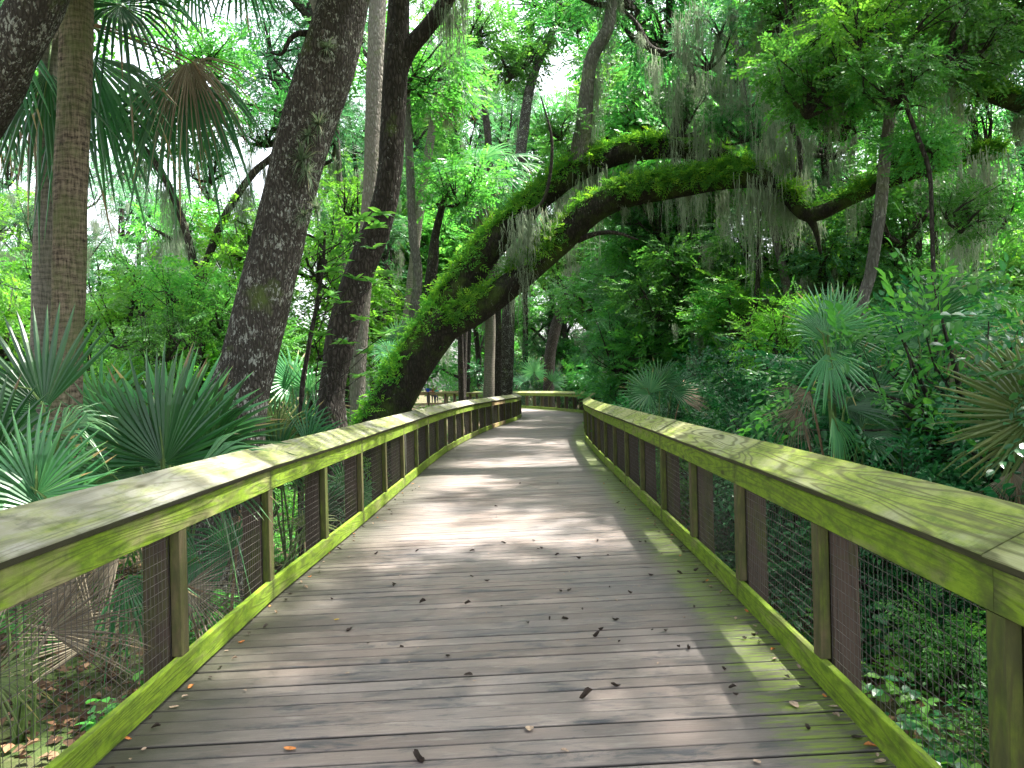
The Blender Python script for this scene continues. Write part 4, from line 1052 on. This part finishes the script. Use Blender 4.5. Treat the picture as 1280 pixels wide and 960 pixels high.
# low palmettos and dead fans seen through the mesh
palmetto(260, 6.2, 'low shaded palmetto seen through the left mesh below its top rail', [
    (290, 690, -.3, 150, .5, 'wide', .5, 'palm_green'), (250, 700, -.4, 200, .5, 'wide', .6, 'palm_green'), (300, 640, 0, 270, .55, 'dead', .2, 'palm_dead'), (230, 735, -.3, 345, .5, 'dead', .2, 'palm_dead'), (400, 640, 1.5, 60, .5, 'full', .4, 'palm_green'), (380, 660, 1.2, 20, .4, 'full', .4, 'palm_olive')])
palmetto(430, 9.6, 'spiky small palmetto seen through the mesh right of the lichen oak', [
    (430, 610, 0, 80, .5, 'full', .3, 'palm_light'), (420, 625, 0, 150, .45, 'full', .3, 'palm_green'), (445, 620, 0, 30, .45, 'full', .3, 'palm_light')])
palmetto(60, 4.3, 'fallen dead palm fans lying outside the left mesh', [
    (150, 690, 0, 215, .55, 'dead', .1, 'palm_dead'), (100, 730, -.2, 190, .6, 'dead', .1, 'palm_dead'), (60, 790, -.2, 20, .5, 'dead', .2, 'palm_dead'), (155, 720, .2, 300, .45, 'narrow', .5, 'palm_green'), (-20, 850, -.4, 5, .35, 'narrow', .5, 'palm_olive'), (40, 700, .1, 200, .5, 'dead', .2, 'palm_dead'), (120, 800, .1, 160, .5, 'dead', .1, 'palm_dead'), (180, 760, 0, 240, .5, 'dead', .1, 'palm_dead')])

# magnolia sapling
Zm = 9.8
b = np.array(groundpt(372, Zm, 0)[:3])
T = hero('magnolia_sapling', b, 'young magnolia with large glossy leaves before the forked trunk')
trunk_part(T, b, [groundpt(372, Zm, 9), pw(376, 520, Zm, 7), pw(385, 440, Zm, 6), pw(396, 380, Zm, 5), pw(404, 330, Zm, 4), pw(406, 290, Zm, 3)], 'bark_dark', sides=8, step=.1)
mb = MB(); ros = []
for x, y in ((450, 275), (470, 285), (478, 268), (440, 300), (482, 345), (470, 355), (445, 350), (425, 380), (450, 400), (412, 370), (478, 420), (460, 440), (398, 300), (410, 340), (400, 420), (430, 430), (452, 470), (425, 330), (466, 312), (395, 460)):
    p = at(x, y, Zm+RG.uniform(-.5, .2)); k = 9
    a = np.arange(k)*2*pi/k+RG.random(); d = np.c_[np.cos(a), np.sin(a), RG.uniform(-.1, .7, k)]
    Rm = frames(d, np.repeat([[0, 0, 1.0]], k, 0)+RG.normal(size=(k, 3))*.25)
    place(mb, (LB[0]*np.array([1.1, 1, 1]), [LB[1]], np.full(8, .5)), np.repeat(p[None]-b, k, 0), Rm, RG.uniform(.13, .2, k), rmix=.9)
    s0 = at(395, min(y+50, 500), Zm)
    V, F, _, _ = tube([(*(s0-b), .008), (*((s0+p)/2-b+[0, 0, -.05]), .006), (*(p-b), .004)], 5, .12, .03); mb.add(V, F, .3, 1)
link('crown', mb.mesh('crown', [M['leaf_magnolia'], M['bark_dark']]), T)

# ---------------------------------------------------------------- the wood
def rect(px0, px1, z0, z1): 
    Z = RG.uniform(z0, z1); return (RG.uniform(px0, px1)-CX)*Z/FOC, Z
def scatter_trees(n, px, zz, h, kinds, **k):
    for i in range(n):
        # even spacing over the pixel range with jitter
        p = px[0]+(px[1]-px[0])*(i+RG.uniform(.1, .9))/n; Z = RG.uniform(*zz)
        forest_tree((p-CX)*Z/FOC, Z, RG.uniform(*h), kinds[int(RG.integers(0, len(kinds)))], **k)
# left and centre background: lighter, sunlit
scatter_trees(7, (-60, 460), (18, 26), (5, 8), ['bright', 'broad'], ncrown=4, cs=.75, tr=.08, lo=.3)
scatter_trees(8, (-80, 560), (26, 38), (9, 13), ['cool', 'broad', 'cool', 'bright'], ncrown=4, cs=1.0, tr=.13, mossn=.3, lo=.25)
scatter_trees(8, (-80, 640), (40, 58), (13, 18), ['cool', 'broad', 'cool'], ncrown=5, cs=1.3, tr=.18, mossn=.3, lo=.2, spreadf=1.3)
scatter_trees(7, (560, 820), (64, 80), (26, 34), ['cool', 'broad', 'fine'], ncrown=7, cs=1.9, tr=.25, mossn=.3, lo=.1, spreadf=1.5)
scatter_trees(4, (500, 620), (42, 50), (20, 24), ['broad', 'cool'], ncrown=5, cs=1.25, tr=.16, mossn=.8, lo=.25, spreadf=1.3)
scatter_trees(3, (770, 860), (38, 48), (19, 23), ['broad', 'cool', 'bright'], ncrown=5, cs=1.2, tr=.16, mossn=.8, lo=.25, spreadf=1.4)
scatter_trees(4, (480, 640), (30, 40), (8, 12), ['broad', 'bright'], ncrown=5, cs=.9, tr=.12, mossn=.4, lo=.3)
# right: dense and dark
scatter_trees(7, (900, 1340), (17.5, 22), (7, 10), ['broad', 'broad', 'fine', 'bright'], ncrown=4, cs=.75, tr=.09, mossn=.4, lo=.25)
scatter_trees(9, (800, 1380), (19, 30), (11, 15), ['broad', 'broad', 'cool', 'bright'], ncrown=5, cs=1.0, tr=.14, mossn=.5, lo=.15)
scatter_trees(9, (740, 1400), (32, 48), (14, 20), ['cool', 'broad'], ncrown=6, cs=1.4, tr=.18, mossn=.3, lo=.1, spreadf=1.3)
scatter_trees(4, (745, 900), (24, 40), (5, 9), ['broad', 'fine'], ncrown=5, cs=.9, tr=.08, lo=.2)
# far ring that closes the view at eye level
scatter_trees(14, (-250, 1500), (82, 100), (15, 20), ['cool', 'fine', 'broad'], ncrown=7, cs=2.2, tr=.25, lo=.05, spreadf=1.6)
# shrubs: the dark hedge on the right
for i in range(34):
    Z = 4.6+i*.85+RG.uniform(-.3, .3); q, s = arc(RIGHT); x0 = np.interp(Z, q[:, 1], q[:, 0])
    for off, sc in ((1.5, .95), (3.1, 1.35)) + (((5.2, 1.7),) if i % 2 == 0 else ()):
        if Z < 7 and off < 2: sc *= .55
        if RG.random() < .88: bush(x0+off+RG.uniform(-.3, .4), Z+RG.uniform(-.3, .3), sc*RG.uniform(.8, 1.1), 'shrub' if RG.random() < .82 else 'broad', z=0 if off < 2 else RG.uniform(0, .8))
for i in range(5): bush(3.9+RG.uniform(-.3, 2), 26+i*2.5, .8, 'bright')
for (x, y, Z) in ((1000, 380, 15), (1040, 350, 16), (960, 390, 15)): 
    p = at(x, y, Z); bush(p[0], p[1], .9, 'bright', z=2.1)
# left understorey
for (x, y, Z) in ((235, 330, 17), (280, 360, 17), (200, 380, 16), (330, 380, 16)):
    p = at(x, y, Z); bush(p[0], p[1], .9, 'broad', z=max(0, p[2]-.6))
for i in range(26):
    x, y = rect(-60, 460, 9.5, 24)
    if x > -3.2: continue
    bush(x, y, RG.uniform(.6, 1.2), ['bright', 'broad', 'broad', 'shrub'][int(RG.integers(0, 4))], z=RG.uniform(0, .4))
for i in range(12):
    x, y = rect(440, 640, 20, 40)
    q, s = arc(LEFT)
    if x > np.interp(y, q[:, 1], q[:, 0])-2: continue
    bush(x, y, RG.uniform(.7, 1.3), ['bright', 'broad', 'shrub'][int(RG.integers(0, 3))])
for i in range(10):
    Z = RG.uniform(60, 72); bush(RG.uniform(-2, 12), Z, RG.uniform(1.6, 2.6), ['shrub', 'broad'][i % 2])
# extra trees, some out of view, added so their crowns shade the walk
for (x, y, h, k, s) in ((5.5, 1.5, 13, 'fine', 1.3), (-4.5, -1, 13, 'fine', 1.2), (8.0, 8, 14, 'fine', 1.3), (6.5, -5, 13, 'broad', 1.3), (4.5, 4.5, 15, 'fine', 1.2), (-11, 13.5, 14, 'broad', 1.2), (9.5, 13.5, 15, 'broad', 1.4), (7.2, 20, 15, 'fine', 1.4), (7.2, 27, 15, 'broad', 1.5), (-5, 25, 15, 'cool', 1.3), (8.5, 36, 16, 'fine', 1.5)):
    forest_tree(x, y, h, k, ncrown=5, cs=s, tr=.11, barkm='bark_grey', mossn=.2, lo=.68, spreadf=1.6)
finish_labels()

# ---------------------------------------------------------------- forest floor
def floor_points(n, xr, yr, keep=.55):
    ql, _ = arc(LEFT); qr, _ = arc(RIGHT)
    P = []
    while len(P) < n:
        x, y = RG.uniform(*xr), RG.uniform(*yr)
        l = np.interp(y, ql[:, 1], ql[:, 0]); r = np.interp(y, qr[:, 1], qr[:, 0])
        if l-.2 < x < r+.2: continue
        P.append((x, y, ground_z(x, y)))
    return np.array(P)
def litter():
    mb = MB()
    P = np.vstack([floor_points(9000, (-6, 6), (0.5, 11)), floor_points(3000, (-12, 12), (8, 26))]); k = len(P)
    P[:, 2] += RG.uniform(.005, .05, k)
    a = RG.uniform(0, 2*pi, k); d = np.c_[np.cos(a), np.sin(a), RG.uniform(-.3, .3, k)]
    Rm = frames(d, nrm(np.array([0, 0, 1.0])+RG.normal(size=(k, 3))*.4))
    T = (LA[0]*np.array([1.3, 1, 2.0]), [LA[1]], np.full(4, .5))
    place(mb, T, P, Rm, RG.uniform(.05, .13, k), rmix=1.0)
    for i in range(260):
        p = P[int(RG.integers(0, 9000))]; a = RG.uniform(0, pi); L = RG.uniform(.1, .6); d = np.array([cos(a), sin(a), RG.uniform(-.1, .2)])*L
        V, F, _, _ = tube([(*(p+[0, 0, .02]), .006), (*(p+d*.5+RG.normal(size=3)*.02+[0, 0, .03]), .005), (*(p+d+[0, 0, .02]), .002)], 4, .15, .1); mb.add(V, F, RG.random())
    tag(link('leaf_litter', mb.mesh('leaf_litter', [M['litter']])), 'brown fallen leaves and twigs covering the ground beside the boardwalk', 'leaf litter', None, 'stuff')
litter()
def cover(name, n, xr, yr, mat, label, dens, hs):
    mb = MB(); P = floor_points(n, xr, yr)
    w = np.array([mn.noise(Vector((p[0]*.7, p[1]*.7, dens))) for p in P]); P = P[w > -.08]; k = len(P)
    h = RG.uniform(*hs, k)
    for rep in range(2):
        a = RG.uniform(0, 2*pi, k); d = np.c_[np.cos(a), np.sin(a), RG.uniform(-.05, .5, k)]
        Rm = frames(d, nrm(np.array([0, 0, 1.0])+RG.normal(size=(k, 3))*.25)); pos = P+np.c_[np.zeros(k), np.zeros(k), h*(.5+.5*rep)]
        tv = RG.integers(0, 4, k)
        for q in range(4):
            m = tv == q; place(mb, SP['herb'][q], pos[m], Rm[m], RG.uniform(.5, 1.1, k)[m])
    w2 = .003
    V = np.zeros((k, 3, 3)); V[:, 0] = P-[w2, 0, 0]; V[:, 1] = P+[w2, 0, 0]; V[:, 2] = P+np.c_[np.zeros(k), np.zeros(k), h]
    mb.add(V.reshape(-1, 3), np.arange(k*3).reshape(-1, 3), .1)
    tag(link(name, mb.mesh(name, [M[mat]])), label, 'ground cover', None, 'stuff')
cover('ground_cover', 3200, (1.9, 7), (1, 12), 'leaf_shrub', 'low dark green seedlings and creepers outside the right railing', 3.0, (.05, .4))
cover('ground_cover', 420, (1.9, 5), (2, 9), 'leaf_bright', 'scattered bright green seedlings in the leaf litter on the right', 8.0, (.1, .35))
cover('ground_cover', 2600, (-9, -2.1), (3, 16), 'leaf_broad', 'low green creepers under the palmettos on the left', 5.0, (.05, .35))
cover('ground_cover', 2600, (-16, 12), (14, 40), 'leaf_broad', 'green undergrowth under the trees farther along the boardwalk', 1.0, (.2, .8))

# ---------------------------------------------------------------- fallen leaves lying on the boards
def curled(seed, L=.06, curl=1.0):
    rs = random.Random(seed); V = []; F = []; nu, nv = 6, 5
    for i in range(nu):
        t = i/(nu-1); w = .34*L*math.sin(pi*min(1, .08+t*.92))**.8*rs.uniform(.8, 1.15)
        for j in range(nv):
            s = (j/(nv-1)-.5)*2
            V.append((s*w*(1-.35*abs(curl)*abs(s)), (t-.5)*L, abs(s)**1.6*w*.9*curl+.12*L*curl*math.sin(t*4+seed)+.004+abs(t-.5)**2*L*.6*curl))
    for i in range(nu-1):
        for j in range(nv-1): a = i*nv+j; F.append((a, a+1, a+nv+1, a+nv))
    mb = MB(); mb.add(V, np.array(F)); return mb
def leaf_obj(px, py, L, mat, seed, label, group, curl=1.0, rz=None):
    p = onground(px, py); mb = curled(seed, L, curl)
    o = link('fallen_leaf', mb.mesh('fallen_leaf', [M[mat]], smooth=True), None, (p[0], p[1], .003), (0, 0, RG.uniform(0, 6.28) if rz is None else rz))
    tag(o, label, 'leaf', group); return o
leaf_obj(732, 873, .075, 'dead_leaf_dark', 1, 'dark curled leaf right of centre, the largest on the near boards', 'leaves on the boards', 1.3)
leaf_obj(524, 952, .075, 'dead_leaf_dark', 2, 'dark curled leaf at the bottom edge of the walk left of centre', 'leaves on the boards', 1.2)
leaf_obj(362, 938, .06, 'dead_leaf_orange', 3, 'orange brown leaf on the near boards at lower left', 'leaves on the boards', .3)
leaf_obj(421, 776, .04, 'dead_leaf_yellow', 4, 'small yellow leaf on the boards near the left railing', 'leaves on the boards', .5)
leaf_obj(662, 913, .06, 'dead_leaf_tan', 5, 'pale brown flat leaf in the middle of the near boards', 'leaves on the boards', .3)
leaf_obj(706, 941, .04, 'dead_leaf_tan', 6, 'small tan leaf on the boards near the bottom centre', 'leaves on the boards', .6)
leaf_obj(993, 883, .07, 'dead_leaf_tan', 7, 'pale ragged leaf on the green boards near the right railing', 'leaves on the boards', .3)
leaf_obj(946, 954, .045, 'dead_leaf_tan', 8, 'pale narrow leaf at the bottom edge on the right', 'leaves on the boards', .3)
protos = {}
spots = [(728, 763), (687, 775), (770, 776), (627, 759), (706, 776), (585, 846), (815, 789), (832, 790), (751, 788), (774, 804), (762, 735), (701, 740), (712, 739), (460, 806), (528, 755), (630, 680), (673, 687), (677, 686), (807, 679), (745, 796), (861, 812), (931, 799), (916, 862), (930, 800), (942, 797), (770, 859), (609, 727), (590, 722), (493, 731), (492, 733), (437, 789), (585, 756), (620, 634), (697, 605), (781, 638), (747, 677), (827, 693), (852, 687), (800, 678), (560, 822), (502, 811), (848, 811), (696, 695), (650, 605), (814, 720), (850, 718), (788, 742), (760, 695), (723, 699), (667, 677), (590, 690), (521, 690), (470, 693), (415, 750), (660, 780), (920, 870), (905, 838), (868, 760), (880, 730)]
for i, (x, y) in enumerate(spots):
    o = leaf_obj(x, y, RG.uniform(.026, .055), 'dead_leaf_dark', 20+i % 9, 'small dark curled dead leaf scattered on the boardwalk planks', 'small dark leaves scattered on the boards', RG.uniform(.7, 1.5))
for i in range(110):
    s = 'left' if i % 2 else 'right'
    Z = 3.3+(i/110)**1.3*10; q = arc(LEFT if i % 2 else RIGHT)[0]; x = np.interp(Z, q[:, 1], q[:, 0])+(1 if i % 2 else -1)*abs(RG.normal()*.09+.05)
    mb = curled(40+i % 7, RG.uniform(.025, .055), RG.uniform(.2, 1.2))
    mt = ['dead_leaf_tan', 'dead_leaf_dark', 'dead_leaf_tan', 'dead_leaf_dark', 'dead_leaf_orange'][i % 5]
    o = link('fallen_leaf', mb.mesh('fallen_leaf', [M[mt]], smooth=True), None, (x, Z, .003), (0, 0, RG.uniform(0, 6.28)))
    tag(o, 'small dead leaf caught against the foot of the %s railing' % s, 'leaf', 'leaves along the foot of the %s railing' % s)
for i in range(60):
    x, y = RG.uniform(-1.5, 1.4), RG.uniform(3.2, 11)
    mb = curled(60+i % 6, RG.uniform(.012, .03), RG.uniform(.2, .8))
    o = link('fallen_leaf', mb.mesh('fallen_leaf', [M['dead_leaf_tan']], smooth=True), None, (x, y, .003), (0, 0, RG.uniform(0, 6.28)))
    tag(o, 'tiny pale leaf scrap lying on the boardwalk planks', 'leaf', 'tiny pale leaf scraps on the boards')

# ---------------------------------------------------------------- light, sky, camera
SUNV = np.array([.40, .16, .90]); SUNV /= np.linalg.norm(SUNV)
w = bpy.data.worlds.new('World'); SC.world = w; w.use_nodes = True; nt = w.node_tree; nt.nodes.clear()
sky = N(nt, 'ShaderNodeTexSky', sky_type='NISHITA', sun_disc=False, sun_elevation=math.asin(SUNV[2]), sun_rotation=atan2(SUNV[0], SUNV[1]), air_density=1.0, dust_density=4.0, ozone_density=1.0)
soft = N(nt, 'ShaderNodeHueSaturation', {'Hue': .5, 'Saturation': .35, 'Value': 1.0, 'Fac': 1.0, 'Color': sky.outputs[0]})
bg = N(nt, 'ShaderNodeBackground', {'Color': soft.outputs[0], 'Strength': .15})
nt.links.new(bg.outputs[0], N(nt, 'ShaderNodeOutputWorld').inputs[0])
sd = bpy.data.lights.new('sun', 'SUN'); sd.energy = 4.3; sd.angle = radians(1.2); sd.color = (1, .96, .88)
so = bpy.data.objects.new('sun', sd); C.objects.link(so); so.rotation_euler = Vector(SUNV).to_track_quat('Z', 'Y').to_euler()
cd = bpy.data.cameras.new('camera'); cam = bpy.data.objects.new('camera', cd); C.objects.link(cam); SC.camera = cam
cd.sensor_fit = 'HORIZONTAL'; cd.sensor_width = 36; cd.lens = FOC/1280*36; cd.clip_start = .05; cd.clip_end = 2000
cd.shift_y = (CY-480)/1280
c, s = cos(ROLL), sin(ROLL)
from mathutils import Matrix
R = Matrix(((c, s, 0), (0, 0, -1), (-s, c, 0)))   # columns: right, up, back
cam.matrix_world = Matrix.Translation((0, 0, EYE)) @ R.to_4x4()
SC.view_settings.view_transform = 'Standard'; SC.view_settings.look = 'None'; SC.view_settings.exposure = 2.42; SC.view_settings.gamma = 1.0
SC.render.engine = 'CYCLES'; cy = SC.cycles
cy.use_denoising = True; cy.max_bounces = 5; cy.diffuse_bounces = 4; cy.glossy_bounces = 2; cy.transmission_bounces = 3; cy.transparent_max_bounces = 4
cy.sample_clamp_indirect = 6.0; cy.caustics_reflective = False; cy.caustics_refractive = False
cy.use_adaptive_sampling = True; cy.adaptive_threshold = .02
